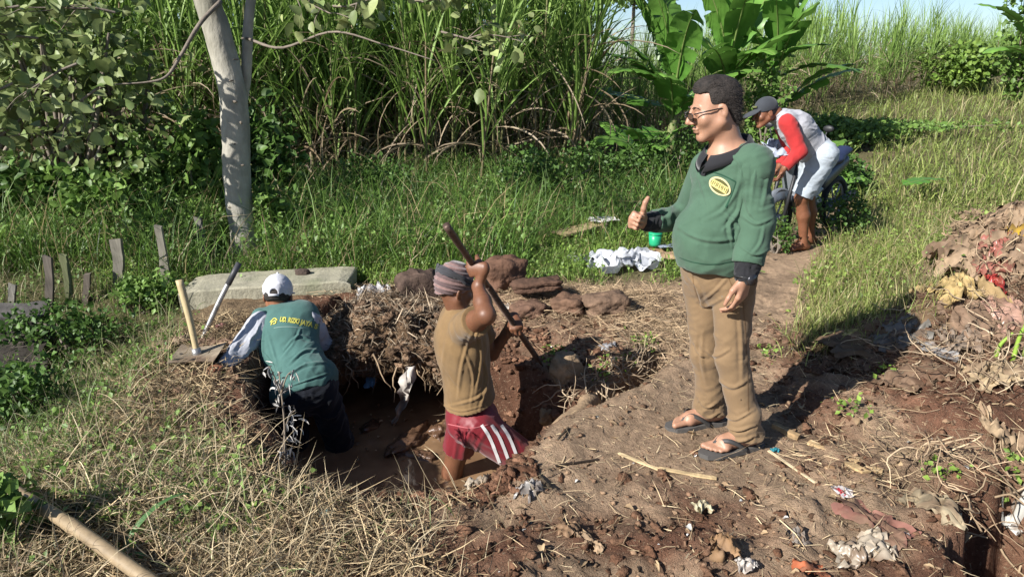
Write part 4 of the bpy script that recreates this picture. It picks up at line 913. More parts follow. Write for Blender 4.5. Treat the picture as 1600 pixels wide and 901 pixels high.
# ---------------------------------------------------------------- the man bent over the motorbike
def build_stooper():
    SK = skin('skin_brown_far', (.23, .095, .05), .18); f = nrm(V3(-.96, -.25, 0)); A = frame(f); l = A[0]; r = -l
    fL = G(1247, 384); fR = G(1258, 375); fL[2] = H1(fL[0], fL[1]) + .01; fR[2] = H1(fR[0], fR[1]) + .01; Y0 = fL[1]
    root = person('man in grey cap, red sleeved shirt and pale shorts stooping over the parked motorbike', (fL[0], fL[1], fL[2]))
    N = U(1212, 176, Y0 - .05); pel = U(1278, 240, Y0 + .03); C = U(1243, 200, Y0 - .02); up = nrm(N - pel); AT = np.array([l, nrm(np.cross(up, l)), up])
    shL, elL, wrL = U(1231, 192, Y0 - .20), U(1250, 236, Y0 - .26), U(1226, 262, Y0 - .28)
    shR, elR, wrR = U(1222, 192, Y0 + .14), U(1235, 232, Y0 + .14), U(1218, 258, Y0 + .02)
    hipL, hipR = pel + l * .10, pel + r * .08
    kL, kR = U(1252, 309, Y0 - .04), U(1263, 306, Y0 + .14); aL, aR = fL - f * .05 + Z3 * .09, fR - f * .05 + Z3 * .09
    hd = Head(U(1195, 177, Y0 - .06), (-.95, -.22, -.22), (-.2, 0, 1), 1.02)
    lo = np.minimum(fL, U(1160, 180, Y0)) - V3(.15, .45, .1); hi = V3(pel[0] + .32, Y0 + .42, hd.c[2] + .25)
    d = Sd(lo, hi, .006); hd.build(d, N + up * .0, .053)
    d.ell(C, (.14, .10, .17), AT, .04); d.cone(C, pel, .11, .12, .05); d.cone(shL, shR, .05, .05, .05)
    for a, b, c in ((shL, elL, wrL), (shR, elR, wrR)): d.cone(a, b, .045, .04, .03); d.cone(b, c, .04, .028, .02)
    for a, b, c in ((hipL, kL, aL), (hipR, kR, aR)): d.cone(a, b, .085, .060, .03); m = b * .6 + c * .4; d.cone(b, m - f * .015, .056, .060, .03); d.cone(m - f * .015, c, .058, .036, .03)
    foot(d, fL - f * .10, f, -l, 1, aL); foot(d, fR - f * .10, f, l, 1, aR)
    hand(d, wrL, V3(-.35, -.1, -1), V3(-.9, .1, .2), V3(0, -1, 0), (rad(28), rad(35), rad(25)), ((.7, .3, .6), (.9, .4, .2), (1, .4, 0)), 1.0); hand(d, wrR, V3(-.35, -.1, -1), V3(-.9, .1, .2), V3(0, -1, 0), (rad(28), rad(35), rad(25)), ((.7, .3, .6), (.9, .4, .2), (1, .4, 0)), 1.0)
    V, F = d.nets(); slim(part('body', V, F, SK, root), .25)
    s = Sd(lo, hi, .006); s.ell(C, (.185, .13, .20), AT, .05); s.cone(C, pel + up * .10, .145, .15, .06); s.cone(N - up * .07 + l * .12, N - up * .07 + r * .12, .06, .06, .05); s.cone(N - up * .02, N - up * .1, .06, .09, .04)
    s.cut(pel + up * .06, -up); V, F = s.nets(); V = smoothmesh(V, F, 1); dg = np.array([nrm(V3(.7, 0, .7)), nrm(V3(-.7, 0, .7)), V3(0, 1, 0)]); V = wrinkle(V, F, .007, (4, 8, 5), dg, 101, None); slim(part('shirt', V, F, cloth('pale_grey_shirt', (.42, .42, .45), .3), root), .32)
    s = Sd(lo, hi, .006)
    for a, b, c in ((shL, elL, wrL), (shR, elR, wrR)):
        s.D[:] = .15; s.cone(a, b, .080, .062, .04); s.cone(b, c, .060, .045, .03, clip=((c, c - b),))
        V, F = s.nets(); V = wrinkle(V, F, .005, (7, 7, 7), None, 103); slim(part('sleeve', V, F, cloth('red_sleeve', (.46, .035, .035), .3), root), .32)
    s = Sd(lo, hi, .006); s.ell(pel, (.17, .155, .15), AT, .05)
    for a, b in ((hipL, kL), (hipR, kR)): e = b + Z3 * .02; s.cone(a, e, .122, .106, .04, clip=((e, e - a),))
    V, F = s.nets(); V = wrinkle(V, F, .006, (6, 6, 9), None, 107); slim(part('shorts', V, F, cloth('pale_blue_denim', (.42, .47, .52), .4, namt=.2), root), .32)
    p, q = hd.p, hd.s; s = Sd(*hd.box(.25), .005); s.ell(p(0, -.020, .048), np.array([.088, .106, .092]) * q, hd.A, .01); s.cut(p(0, .0, .022), -hd.A[2]); s.ell(p(0, .125, .028), np.array([.072, .085, .010]) * q, frame(hd.A[1] - .25 * hd.A[2], hd.A[2]), .012)
    V, F = s.nets(); part('cap', V, F, cloth('charcoal_cap', (.050, .055, .065)), root)
    V, F = tube([p(-.03, .085, .075), p(0, .095, .075), p(.03, .085, .075)], .010, 6); part('cap_badge', V, F, cloth('olive_badge', (.12, .13, .05)), root)
    s = Sd(*hd.box(.2), .005); s.ell(p(0, -.035, .02), np.array([.079, .084, .075]) * q, hd.A, .01); s.cut(p(0, -.03, -.02), -hd.A[2] + .3 * hd.A[1]); V, F = s.nets(); part('hair', V, F, M_HAIR, root)
build_stooper()
# ================================================================ THINGS LYING ABOUT
def plank(name, a, b, w, th, col, label, cat, group=None, up=(0, 0, 1), bend=0, n=7, nick=.12, mat=None):
    """a weathered board or stake from a to b with broken, uneven ends"""
    a, b = np.asarray(a, float), np.asarray(b, float); t = nrm(b - a); s = nrm(np.cross(t, up)); u = np.cross(s, t)
    L = np.linalg.norm(b - a); V = []
    for i in range(n):
        q = i / (n - 1); c = a + (b - a) * q + u * bend * math.sin(q * 3.14) + s * .12 * w * vnoise(np.array([q * 3]), np.array([L * 7 + a[0]]))[0]
        ww = w * (1 + .18 * vnoise(np.array([q * 6 + a[0] * 9]), np.array([a[1] * 5]))[0])
        for k, (x, z) in enumerate(((-1, -1), (1, -1), (1, 1), (-1, 1))):
            e = (nick * w * 1.2 * random.uniform(-1, 1) if i in (0, n - 1) else 0)
            V.append(c + s * x * ww / 2 + u * z * th / 2 + t * e)
    i, j = np.meshgrid(np.arange(n - 1), np.arange(4), indexing='ij')
    F = np.stack([i * 4 + j, i * 4 + (j + 1) % 4, (i + 1) * 4 + (j + 1) % 4, (i + 1) * 4 + j], 2).reshape(-1, 4)
    F = np.concatenate([F, [[3, 2, 1, 0], [n * 4 - 4, n * 4 - 3, n * 4 - 2, n * 4 - 1]]])
    V = np.array(V); c = np.array(col) * (1 + .15 * rng.normal(size=(len(V), 1)).clip(-1.5, 1.5))
    return solo(name, V, F, mat or M_WOOD, label, cat, group, col=c, smooth=False)
# ---- concrete beam
def beam():
    a = V3(-2.45, 5.10, -.08); b = V3(-1.25, 5.27, -.05)
    t = nrm(b - a); s = V3(-t[1], t[0], 0); V = []; n = 15; prof = [(-.21, -.12), (-.21, .165), (-.197, .178), (.20, .178), (.21, .165), (.21, -.12)]
    for i in range(n):
        q = i / (n - 1)
        for (x, z) in prof:
            e = V3(0, 0, 0)
            if i in (0, n - 1): e = t * random.uniform(-.03, .03) - V3(0, 0, max(0, z) * .08)
            V.append(a + (b - a) * q + s * (x + .004 * random.uniform(-1, 1)) + Z3 * (z + .003 * random.uniform(-1, 1)) + e)
    k = 6; i, j = np.meshgrid(np.arange(n - 1), np.arange(k), indexing='ij')
    F = np.stack([i * k + j, i * k + (j + 1) % k, (i + 1) * k + (j + 1) % k, (i + 1) * k + j], 2).reshape(-1, 4)
    o = solo('concrete_slab', np.array(V), [F, np.array([list(range(k))]), np.array([list(range(n * k - k, n * k))])[:, ::-1]], pm('old_concrete', (.28, .26, .19), rough=.92, nscale=7, namt=.3, bump=.6, bscale=50, alpha2=(.20, .20, .13), bdist=.01), 'flat pale concrete slab lying in the grass behind the man in the white cap', 'concrete slab', smooth=False)
    V, F = rock(a * .32 + b * .68 + Z3 * .19 + V3(0, .05, 0), (.055, .04, .028), 5, 2, 3); solo('stone', V, F, M_ROCK, 'small dark stone lying on top of the concrete slab', 'stone', col=V3(.07, .05, .04))
beam()
# ---- stones round the pit
STONES = [  # px, py, half sizes, seed, p, colour, yaw, lift, label
    (652, 470, (.17, .13, .17), 1, 2.4, (.075, .050, .038), .3, .06, 'big dark jagged rock on the pit edge left of the knitted cap'),
    (690, 490, (.09, .10, .07), 2, 3, (.20, .14, .09), .8, .02, 'brown stone half hidden behind the shoulder of the digger'),
    (786, 442, (.16, .12, .12), 3, 2.8, (.12, .065, .042), .5, .08, 'reddish brown boulder just right of the knitted cap'),
    (838, 462, (.17, .08, .035), 4, 5, (.085, .048, .032), .06, .12, 'flat dark stone slab resting on top of another stone'),
    (824, 484, (.11, .09, .05), 5, 4, (.13, .075, .05), .2, .03, 'blocky brown stone under the flat dark slab'),
    (890, 478, (.11, .09, .055), 6, 4.5, (.12, .07, .045), -.3, .04, 'squared brown stone between the flat slab and the wedge shaped rock'),
    (948, 478, (.15, .10, .075), 7, 3.2, (.14, .09, .06), .25, .03, 'wedge shaped brown rock, rightmost of the stone row'),
    (884, 580, (.085, .075, .10), 8, 2.6, (.22, .155, .095), .4, .02, 'rounded tan rock beside the tip of the iron bar'),
    (860, 640, (.06, .05, .05), 9, 2.4, (.24, .17, .10), .1, .0, 'small pale stone at the head of the pit ditch'),
    (540, 660, (.05, .04, .03), 10, 2.5, (.16, .09, .06), .3, -.3, 'small wet stone at the mouth of the dark cavity')]
for px, py, r, sd_, p, c, yw, lift, lab in STONES:
    q = on(px, py + 12); V, F = rock(q + V3(0, r[1] * .5, lift + r[2] * .25), r, sd_, 4, p + 1.8, .15, yw, .06)
    V = V + vnormals(V, F) * (.010 * fbm(V[:, 0] * 16, V[:, 1] * 16, V[:, 2] * 16, 2, sd_) + .006 * (1 - 2 * np.abs(fbm(V[:, 0] * 40, V[:, 1] * 40, V[:, 2] * 40, 3, sd_ + 3))))[:, None]
    solo('stone', V, F, M_ROCK, lab, 'stone', 'stones heaped round the pit', col=np.array(c) * (1 + .2 * fbm(V[:, 0] * 12, V[:, 1] * 12, V[:, 2] * 12, 2, 3))[:, None])
# ---- old fence stakes
for px, yt, yb, Y, wd, lean, c, lab in [
    (75, 402, 475, 5.0, .055, 0, (.10, .085, .07), 'dark square stake standing second from the left in the weeds'), (103, 398, 470, 5.1, .05, 8, (.11, .12, .06), 'mossy greenish stake just right of the dark square stake'),
    (135, 428, 480, 5.1, .045, -4, (.09, .075, .06), 'short dark stump between the mossy stake and the split stake'), (183, 376, 440, 5.3, .075, 2, (.17, .155, .125), 'grey split stake with a forked top in the weeds'),
    (253, 355, 445, 5.35, .06, 12, (.19, .175, .14), 'tall leaning grey stake nearest the yellow hoe handle'), (313, 338, 385, 6.0, .055, 10, (.15, .14, .12), 'thin grey stake beside the pale tree trunk'), (20, 444, 500, 5.0, .05, 0, (.16, .15, .13), 'short pale stump at the far left above the board pile')]:
    a = U(px + lean * .9, yb, Y); b = U(px - lean * .5, yt, Y); a[2] = H1(a[0], a[1]) - .05
    plank('wooden_stake', a, b, wd, wd * .45, c, lab, 'stake', 'old stakes along the weedy bank', up=(0, -1, 0), n=8, nick=.3)
for i, (py, c, lab) in enumerate([(487, (.07, .065, .06), 'grey plank on top of the board pile at the left edge'), (512, (.035, .03, .026), 'dark board second from the top of the left board pile'), (533, (.05, .042, .034), 'brown board in the middle of the left board pile'), (552, (.032, .027, .022), 'dark board second from the bottom of the left board pile'), (570, (.04, .034, .028), 'bottom board of the pile at the left edge')]):
    Y = 4.6 - .09 * i; plank('board', U(-60, py, Y), U(74 - 8 * (i % 2), py - 2, Y + .1), .14, .035, c, lab, 'board', 'boards piled at the left edge', up=(0, -.55, 1), n=8)  # board colours lowered: the shade on the pile is put into them
# ---- hoe and the second tool
hb = on(311, 570); hb[2] += .06; ht = U(280, 437, hb[1] + .10)
root = thing('hoe', 'yellow handled hoe standing with its steel blade flat on the soil', 'hoe', hb)
V, F = tube(spline([hb, (hb + ht) / 2 + V3(.005, 0, 0), ht], 14), np.linspace(.017, .021, 14), 10, True, .04); part('handle', V, F, pm('yellow_wood', (.42, .33, .18), rough=.6, nscale=20, namt=.18, bump=.2, stretch=(1, 1, .1)), root)
bx_, by_ = nrm(V3(.95, .1, 0)), nrm(V3(-.1, .95, 0)); gx, gy = np.meshgrid(np.linspace(-.13, .13, 9), np.linspace(-.10, .10, 7), indexing='ij')
Vt = hb + bx_ * gx.reshape(-1, 1) + by_ * (gy * (1 + .3 * (gx / .13) ** 2)).reshape(-1, 1) + Z3 * (.012 + .5 * (gx ** 2)).reshape(-1, 1); Vt[:, 2] += .05 * gy.ravel()
Fq = grid_faces(9, 7); nV = len(Vt); rim = []
part('blade', np.concatenate([Vt, Vt - Z3 * .005]), [Fq[:, ::-1], Fq + nV], pm('muddy_steel', (.26, .21, .15), rough=.7, nscale=12, namt=.35, bump=.3, alpha2=(.15, .10, .065), metal=.15), root)
V, F = tube([hb - V3(0, 0, .01), hb + (ht - hb) * .10], [.030, .025], 12); part('socket', V, F, M_STEEL, root)
sb = on(313, 528); st = U(373, 412, sb[1] + .15); root = thing('crowbar', 'dark grey steel bar leaning behind the yellow hoe handle', 'bar', sb)
V, F = tube(spline([sb - V3(0, 0, .03), (sb + st) / 2, st], 16), .0165, 10); part('shaft', V, F, M_STEEL, root)
V, F = tube([st + (sb - st) * .28, st + (st - sb) * .01], [.0190, .0190], 10); part('grip', V, F, pm('dark_grip', (.05, .05, .055), rough=.5, bump=.1), root)
# ---- bamboo pole
V, F = tube(spline([V3(-2.55, 2.80, H1(-2.55, 2.8) + .10), on(0, 790) + V3(0, 0, .11), on(110, 850) + V3(0, 0, .10), V3(-1.05, 1.80, H1(-1.05, 1.8) + .09)], 40), .024 * (1 + .14 * (np.arange(40) % 9 == 0)), 12, True, .03)
root = solo('bamboo_pole', V, F, pm('dry_bamboo', (.25, .185, .11), rough=.55, nscale=12, namt=.25, bump=.2), 'thick dry bamboo pole lying across the bottom left corner', 'pole')
# ---- things in the grass behind
def sheet(name, c, sx, sy, amp, col, label, cat, yaw=0, n=13, mat=None, lift=.02, group=None, seed=0, ragged=.25, drape=True, tilt=(0, 0), fr=3, dirt=0):
    """a crumpled sheet lying on the ground"""
    gx, gy = np.meshgrid(np.linspace(-1, 1, n), np.linspace(-1, 1, n), indexing='ij'); x, y = gx.ravel(), gy.ravel()
    e = 1 + ragged * fbm(x * 2 + seed, y * 2, oct=3, seed=seed)
    X, Y = x * sx * e, y * sy * e; R = rotz(yaw)
    P = np.column_stack([X, Y, np.zeros_like(X)]) @ R
    ca_, sa_ = math.cos(seed * 1.7), math.sin(seed * 1.7); xr, yr = x * ca_ + y * sa_, -x * sa_ + y * ca_; wv = .5 * fbm(x * 1.3, y * 1.3, oct=2, seed=seed + 2)
    cr = fbm(xr * fr * .45 + wv + seed * 7, yr * fr * 1.1 + wv, oct=2, seed=seed + 1); zz = amp * (.75 - 1.5 * np.abs(cr)) + amp * .25 * fbm(x * 5, y * 5, oct=2, seed=seed + 3) + amp * .6 * (1 - np.maximum(np.abs(x), np.abs(y)))
    wx, wy = P[:, 0] + c[0], P[:, 1] + c[1]; base = np.clip(height(wx, wy, False), H1(c[0], c[1]) - .10, H1(c[0], c[1]) + .16) if drape else np.full(len(wx), c[2])
    V = np.column_stack([wx + .5 * amp * cr, wy + .5 * amp * fbm(x * fr + 31 + seed, y * fr, oct=2, seed=seed + 6), base + lift + np.maximum(zz, -lift * .7) + tilt[0] * x + tilt[1] * y])
    F = grid_faces(n, n)
    co = np.array(col) * .85 * (1 + .12 * fbm(x * 3, y * 3, oct=2, seed=seed + 4))[:, None]
    mud = (dirt * sstep(-.1, .5, fbm(x * 1.6 + seed, y * 1.6, oct=4, seed=seed + 8)))[:, None]; co = co * (1 - mud) + np.array([.17, .11, .07]) * mud
    return solo(name, V, F[:, ::-1], mat or M_SCRAP, label, cat, group, col=co)
def at(px, py, up=0): p = on(px, py); p[2] += up; return p
sheet('plastic_bag', at(975, 424), .25, .14, .10, (.74, .76, .80), 'crumpled white plastic bag lying at the grass edge near the thumb', 'plastic bag', .1, 25, M_PLASTIC, .06, seed=2, fr=1.7)
sheet('plastic_bag', at(905, 412), .10, .07, .03, (.60, .63, .60), 'small clear plastic scrap in the bright weeds left of the white bag', 'plastic bag', .1, 11, M_PLASTIC, .05, seed=3)
b0 = at(880, 382, .10); b1 = at(950, 368, .14); plank('board', b0 - V3(.05, 0, 0), b1 - V3(.05, 0, 0), .20, .02, (.36, .27, .15), 'pale split bamboo board lying in the grass', 'board', n=9)
sheet('newspaper', (b1 + V3(-.06, -.02, .02)), .15, .09, .018, (.62, .60, .56), 'white crumpled paper lying on the split bamboo board', 'paper', .2, 11, M_SCRAP, .015, seed=5, drape=False, ragged=.12)
sheet('cardboard', at(1010, 402, .05), .15, .10, .008, (.34, .21, .12), 'brown cardboard flap under the green cup', 'cardboard', .3, 9, M_SCRAP, .06, seed=6, ragged=.08)
sheet('cardboard', at(1042, 408, .05), .15, .10, .008, (.42, .28, .17), 'lighter brown cardboard piece beside the belly of the standing man', 'cardboard', -.3, 9, M_SCRAP, .07, seed=7, ragged=.08)
cb = at(1022, 398, .09); root = thing('cup', 'bright green plastic cup standing on cardboard in the grass', 'cup', cb)
t = np.linspace(0, 1, 6); V, F = tube([cb, cb + Z3 * .02, cb + Z3 * .11, cb + Z3 * .112, cb + Z3 * .10], [.050, .053, .060, .055, .052], 20); part('cup_body', V, F, pm('green_plastic', (.02, .36, .17), rough=.35, namt=.08, bump=.05, transl=.15), root)
V, F = tube([cb + Z3 * .106, cb + Z3 * .118], [.064, .062], 20); part('lid', V, F, pm('green_plastic', (.02, .36, .17)), root)
sheet('plastic_tub', at(1040, 398, .06), .09, .07, .004, (.42, .48, .60), 'pale blue flat plastic tub beside the green cup', 'tub', .2, 7, M_PLASTIC, .09, seed=8, ragged=.05)
# ---- planks and sticks on the soil by the feet
def gpl(px0, py0, px1, py1, w, th, col, lab, cat='stick', up=.015, bend=0, nm='stick'): return plank(nm, at(px0, py0, up), at(px1, py1, up), w, th, col, lab, cat, n=7, bend=bend)
gpl(1262, 694, 1378, 742, .035, .014, (.40, .28, .15), 'split tan plank lying on the dry straw right of the sandals', 'plank', nm='plank')
gpl(1325, 728, 1352, 742, .04, .010, (.44, .31, .16), 'short broken tan splinter touching the split plank', 'splinter', nm='wood_splinter')
gpl(1208, 668, 1248, 688, .030, .025, (.25, .17, .09), 'stubby piece of wood in the shadow behind the heel', 'stick')
gpl(1000, 494, 1048, 508, .030, .020, (.26, .19, .12), 'short pale stick on the straw mound below the stones', 'stick')
gpl(868, 732, 935, 722, .010, .008, (.05, .035, .025), 'thin dark stick lying on the soil in front of the pit', 'stick')
gpl(832, 735, 858, 765, .008, .007, (.06, .045, .03), 'small dark twig near the pit corner of the slab', 'stick')
gpl(872, 690, 888, 672, .008, .007, (.06, .045, .03), 'tiny dark twig near the slab edge', 'stick')
gpl(966, 712, 1030, 738, .016, .006, (.46, .35, .20), 'long straw coloured cane strip in front of the sandals', 'cane strip', nm='cane_strip')
gpl(1030, 736, 1120, 752, .020, .006, (.42, .31, .17), 'second straw coloured cane strip below the near sandal', 'cane strip', nm='cane_strip')
gpl(1200, 708, 1320, 790, .012, .005, (.48, .38, .24), 'pale bent cane strip running to the red printed wrapper', 'cane strip', nm='cane_strip')
V, F = tube(spline([at(862, 640, .04), at(850, 665, .03), at(832, 690, .0), at(812, 712, -.05)], 12), [.05, .055, .05, .035], 10) if False else tube(spline([V3(.46, 3.70, -.20), V3(.36, 3.50, -.14), V3(.27, 3.30, -.15), V3(.16, 3.10, -.26)], 14), np.linspace(.042, .055, 14), 14, True, .6, 4)
solo('log', V, F, pm('rotten_wood', (.27, .185, .11), rough=.9, nscale=12, namt=.4, bump=.8, stretch=(1, 1, 1), bdist=.01), 'fibrous tan log lying in the ditch along the slab edge', 'log')
# ---- rubbish: each scrap is a thing
SCR = [  # px,py, sx,sy, amp, colour, name, category, yaw, material, label
    (1492, 452, .17, .17, .09, (.42, .30, .13), 'sack', 'sack', .2, 'S', 'crumpled yellow sack at the foot of the rubbish heap'),
    (1330, 520, .10, .05, .02, (.62, .55, .20), 'wrapper', 'wrapper', .1, 'P', 'bright yellow wrapper on the brown tarpaulin'),
    (1400, 515, .42, .16, .025, (.15, .095, .052), 'tarpaulin', 'tarpaulin', .1, 'S', 'brown muddy tarpaulin spread in front of the yellow sack'),
    (1520, 515, .20, .16, .05, (.24, .155, .10), 'tarpaulin', 'tarpaulin', -.2, 'S', 'tan muddy tarpaulin below the pink strip'),
    (1545, 410, .10, .24, .05, (.42, .16, .12), 'cloth_strip', 'cloth', -.5, 'P', 'faded pink plastic strip hanging down the rubbish heap'),
    (1530, 395, .03, .16, .03, (.42, .045, .04), 'cloth_strip', 'cloth', -.5, 'P', 'narrow bright red strip beside the faded pink strip'),
    (1552, 455, .045, .11, .03, (.42, .05, .04), 'cloth_strip', 'cloth', -.3, 'P', 'lower bright red strip at the middle of the heap'),
    (1575, 500, .18, .12, .05, (.50, .30, .22), 'plastic_sheet', 'plastic', .3, 'P', 'pale pink cloudy plastic sheet at the right edge'),
    (1597, 385, .05, .16, .05, (.55, .34, .03), 'plastic_sheet', 'plastic', .1, 'P', 'deep yellow plastic at the top right of the heap'),
    (1565, 350, .16, .14, .07, (.30, .20, .13), 'dried_husk', 'husk', .2, 'S', 'tan dried husk bundle near the top of the heap'),
    (1520, 375, .15, .11, .06, (.36, .25, .17), 'dried_husk', 'husk', .5, 'S', 'brown dried husk above the red strip'),
    (1585, 425, .14, .13, .06, (.32, .22, .14), 'dried_husk', 'husk', -.4, 'S', 'large dried husk at the right edge below the yellow plastic'),
    (1500, 420, .05, .04, .03, (.60, .60, .62), 'plastic_scrap', 'plastic', 0, 'P', 'white plastic scrap above the yellow sack'),
    (1462, 452, .06, .03, .02, (.65, .65, .68), 'plastic_scrap', 'plastic', 0, 'P', 'white scrap left of the yellow sack'),
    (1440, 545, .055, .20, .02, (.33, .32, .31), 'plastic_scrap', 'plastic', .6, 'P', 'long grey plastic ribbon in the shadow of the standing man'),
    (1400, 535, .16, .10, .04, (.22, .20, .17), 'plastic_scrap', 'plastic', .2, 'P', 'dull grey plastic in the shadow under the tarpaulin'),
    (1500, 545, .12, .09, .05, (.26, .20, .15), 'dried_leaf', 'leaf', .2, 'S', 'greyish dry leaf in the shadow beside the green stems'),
    (1560, 590, .15, .10, .05, (.40, .30, .18), 'dried_husk', 'husk', .1, 'S', 'straw coloured husk below the green stems'),
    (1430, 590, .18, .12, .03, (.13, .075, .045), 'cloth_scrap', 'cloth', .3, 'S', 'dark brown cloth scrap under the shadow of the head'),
    (1330, 575, .14, .09, .03, (.15, .085, .05), 'cloth_scrap', 'cloth', -.2, 'S', 'reddish brown cloth lump at the left end of the heap'),
    (1310, 450, .06, .05, .03, (.50, .40, .26), 'dried_leaf', 'leaf', .3, 'S', 'pale curled dry leaf alone in the grass'),
    (1096, 800, .035, .028, .03, (.55, .50, .33), 'shell', 'shell', .2, 'S', 'pale crumpled shell on the red soil below the sandals'),
    (920, 845, .03, .06, .02, (.36, .25, .15), 'dried_leaf', 'leaf', .5, 'S', 'tan curled leaf on the soil at bottom centre'),
    (890, 835, .05, .03, .02, (.26, .16, .09), 'dried_leaf', 'leaf', .2, 'S', 'brown flattened leaf left of the tan curled leaf'),
    (1132, 856, .05, .045, .03, (.27, .16, .08), 'dried_leaf', 'leaf', .1, 'S', 'brown cupped leaf on the dark red soil'),
    (1165, 895, .04, .02, .02, (.55, .50, .45), 'plastic_scrap', 'plastic', .1, 'P', 'white scrap at the bottom edge below the cupped leaf'),
    (1316, 768, .03, .04, .008, (.72, .68, .68), 'wrapper', 'wrapper', .3, 'P', 'white wrapper with a red corner beside the rubbish layers'),
    (1312, 773, .012, .02, .010, (.60, .03, .06), 'wrapper', 'wrapper', .3, 'P', 'red scrap overlapping the white wrapper'),
    (1210, 707, .018, .012, .01, (.05, .30, .36), 'plastic_scrap', 'plastic', .1, 'P', 'tiny turquoise bottle cap scrap behind the near heel'),
    (1345, 865, .10, .06, .03, (.50, .42, .32), 'plastic_sheet', 'plastic', .2, 'P', 'whitish muddy plastic sheet at the bottom right'),
    (1245, 843, .035, .03, .02, (.28, .24, .20), 'stone_chip', 'stone', .2, 'S', 'grey round chip set in the red soil'),
    (1265, 898, .06, .03, .02, (.42, .12, .05), 'brick_scrap', 'brick', .1, 'S', 'orange brick scrap at the bottom edge'),
    (1366, 820, .07, .14, .03, (.22, .10, .075), 'cloth_scrap', 'cloth', .5, 'S', 'dull pink layered cloth in the bank of the second hole'),
    (1590, 822, .06, .05, .02, (.66, .64, .58), 'plastic_scrap', 'plastic', .4, 'P', 'white paper scrap at the right edge by the second hole'),
    (1462, 800, .08, .12, .04, (.38, .31, .20), 'dried_husk', 'husk', .4, 'S', 'pale split husk in the wall of the second hole'),
    (1560, 690, .05, .13, .05, (.36, .26, .16), 'dried_husk', 'husk', .2, 'S', 'tan hanging husk on the right bank'),
    (478, 782, .05, .03, .02, (.30, .24, .33), 'wrapper', 'wrapper', .4, 'P', 'purple foil wrapper on the near rim of the pit'),
    (510, 808, .025, .03, .02, (.26, .42, .38), 'wrapper', 'wrapper', .1, 'P', 'small turquoise and white wrapper on the near rim'),
    (513, 830, .03, .03, .02, (.45, .33, .22), 'dried_leaf', 'leaf', .1, 'S', 'tan leaf scrap below the turquoise wrapper'),
    (745, 765, .05, .03, .04, (.50, .42, .32), 'plastic_scrap', 'plastic', .2, 'S', 'cream scrap in front of the leg of the digger'),
    (828, 772, .05, .03, .03, (.34, .32, .30), 'plastic_scrap', 'plastic', .4, 'P', 'grey ashy plastic scrap near the slab corner'),
    (175, 580, .10, .06, .06, (.46, .44, .22), 'plastic_scrap', 'plastic', .5, 'P', 'pale green plastic scrap on the left bank'),
    (265, 545, .16, .10, .05, (.28, .20, .13), 'cloth_scrap', 'cloth', .2, 'S', 'brown cloth on the soil left of the hoe handle'),
    (335, 545, .12, .07, .03, (.24, .15, .10), 'cloth_scrap', 'cloth', .2, 'S', 'reddish brown cloth behind the hoe blade'),
    (345, 512, .03, .02, .02, (.45, .20, .19), 'wrapper', 'wrapper', .2, 'P', 'pink wrapper behind the steel bar'),
    (585, 468, .12, .05, .05, (.62, .62, .62), 'plastic_scrap', 'plastic', .1, 'P', 'white plastic scrap on top of the root bank'),
    (292, 880, .03, .02, .015, (.42, .44, .44), 'plastic_scrap', 'plastic', .2, 'P', 'clear plastic scrap in the dry grass at bottom left'),
    (795, 480, .04, .03, .01, (.40, .36, .32), 'plastic_scrap', 'plastic', .1, 'P', 'pale scrap below the stone row'),
    (950, 545, .06, .025, .02, (.46, .46, .48), 'plastic_scrap', 'plastic', .5, 'P', 'whitish plastic scrap on the straw slope beside the khaki trousers')]
for i, (px, py, sx, sy, am, c, nm, ct, yw, mt, lab) in enumerate(SCR):
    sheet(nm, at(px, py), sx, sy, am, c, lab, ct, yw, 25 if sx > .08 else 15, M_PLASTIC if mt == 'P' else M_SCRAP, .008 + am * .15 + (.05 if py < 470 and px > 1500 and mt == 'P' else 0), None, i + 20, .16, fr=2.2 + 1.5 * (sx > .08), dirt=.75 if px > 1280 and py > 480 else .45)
for i in range(18):     # husks heaped on the rubbish mound
    px, py = 1495 + 115 * random.random(), 345 + 100 * random.random(); t_ = random.random()
    if abs(px - 1545) < 26 and py > 372: py = 350 + 15 * t_
    sheet('dried_husk', at(px, py), random.uniform(.12, .24), random.uniform(.06, .11), .08, V3(.15, .095, .06) * (1 - t_) + V3(.38, .27, .17) * t_, 'tan dried husk lying among the many husks on the rubbish heap', 'husk', random.random() * 6, 17, M_SCRAP, .05, 'husks on the rubbish heap', 100 + i, .25, fr=2.4, dirt=.3)
# ---- clods, pebbles, straw
def clods(name, xy, smin, smax, ca, cb, k=1, z=None, s=None):
    n = len(xy); s = smin + (smax - smin) * rng.random(n) ** 3 if s is None else s
    if k == 2 and n > 300:                            # only the biggest get the finer shape
        big = s > np.quantile(s, .72); clods(name, xy[~big], smin, smax, ca, cb, 1, None if z is None else z[~big], s[~big]); xy, s, z, n = xy[big], s[big], None if z is None else z[big], int(big.sum())
    V0, F0 = ico(k)
    z = height(xy[:, 0], xy[:, 1]) if z is None else z; var = []
    for i in range(12): var.append(rock((0, 0, 0), (1, .7 + .5 * random.random(), .65), 50 + i, k, 2.4, 1.0, random.random() * 6)[0])
    var = np.array(var)[rng.integers(0, 12, n)]; V = var * s[:, None, None]
    a = rng.random(n) * 6.28; c, sn = np.cos(a)[:, None], np.sin(a)[:, None]
    X = V[..., 0] * c - V[..., 1] * sn; Y = V[..., 0] * sn + V[..., 1] * c
    V = np.stack([X, Y, V[..., 2]], 2) + np.column_stack([xy, z + s * .05])[:, None]
    F = (F0[None] + (np.arange(n) * len(V0))[:, None, None]).reshape(-1, 3)
    tag(link(name, mesh(name, V.reshape(-1, 3), F, M_CLOD, col=np.repeat(lcol(n, ca, cb, .2), len(V0), 0), smooth=True)), kind='stuff')
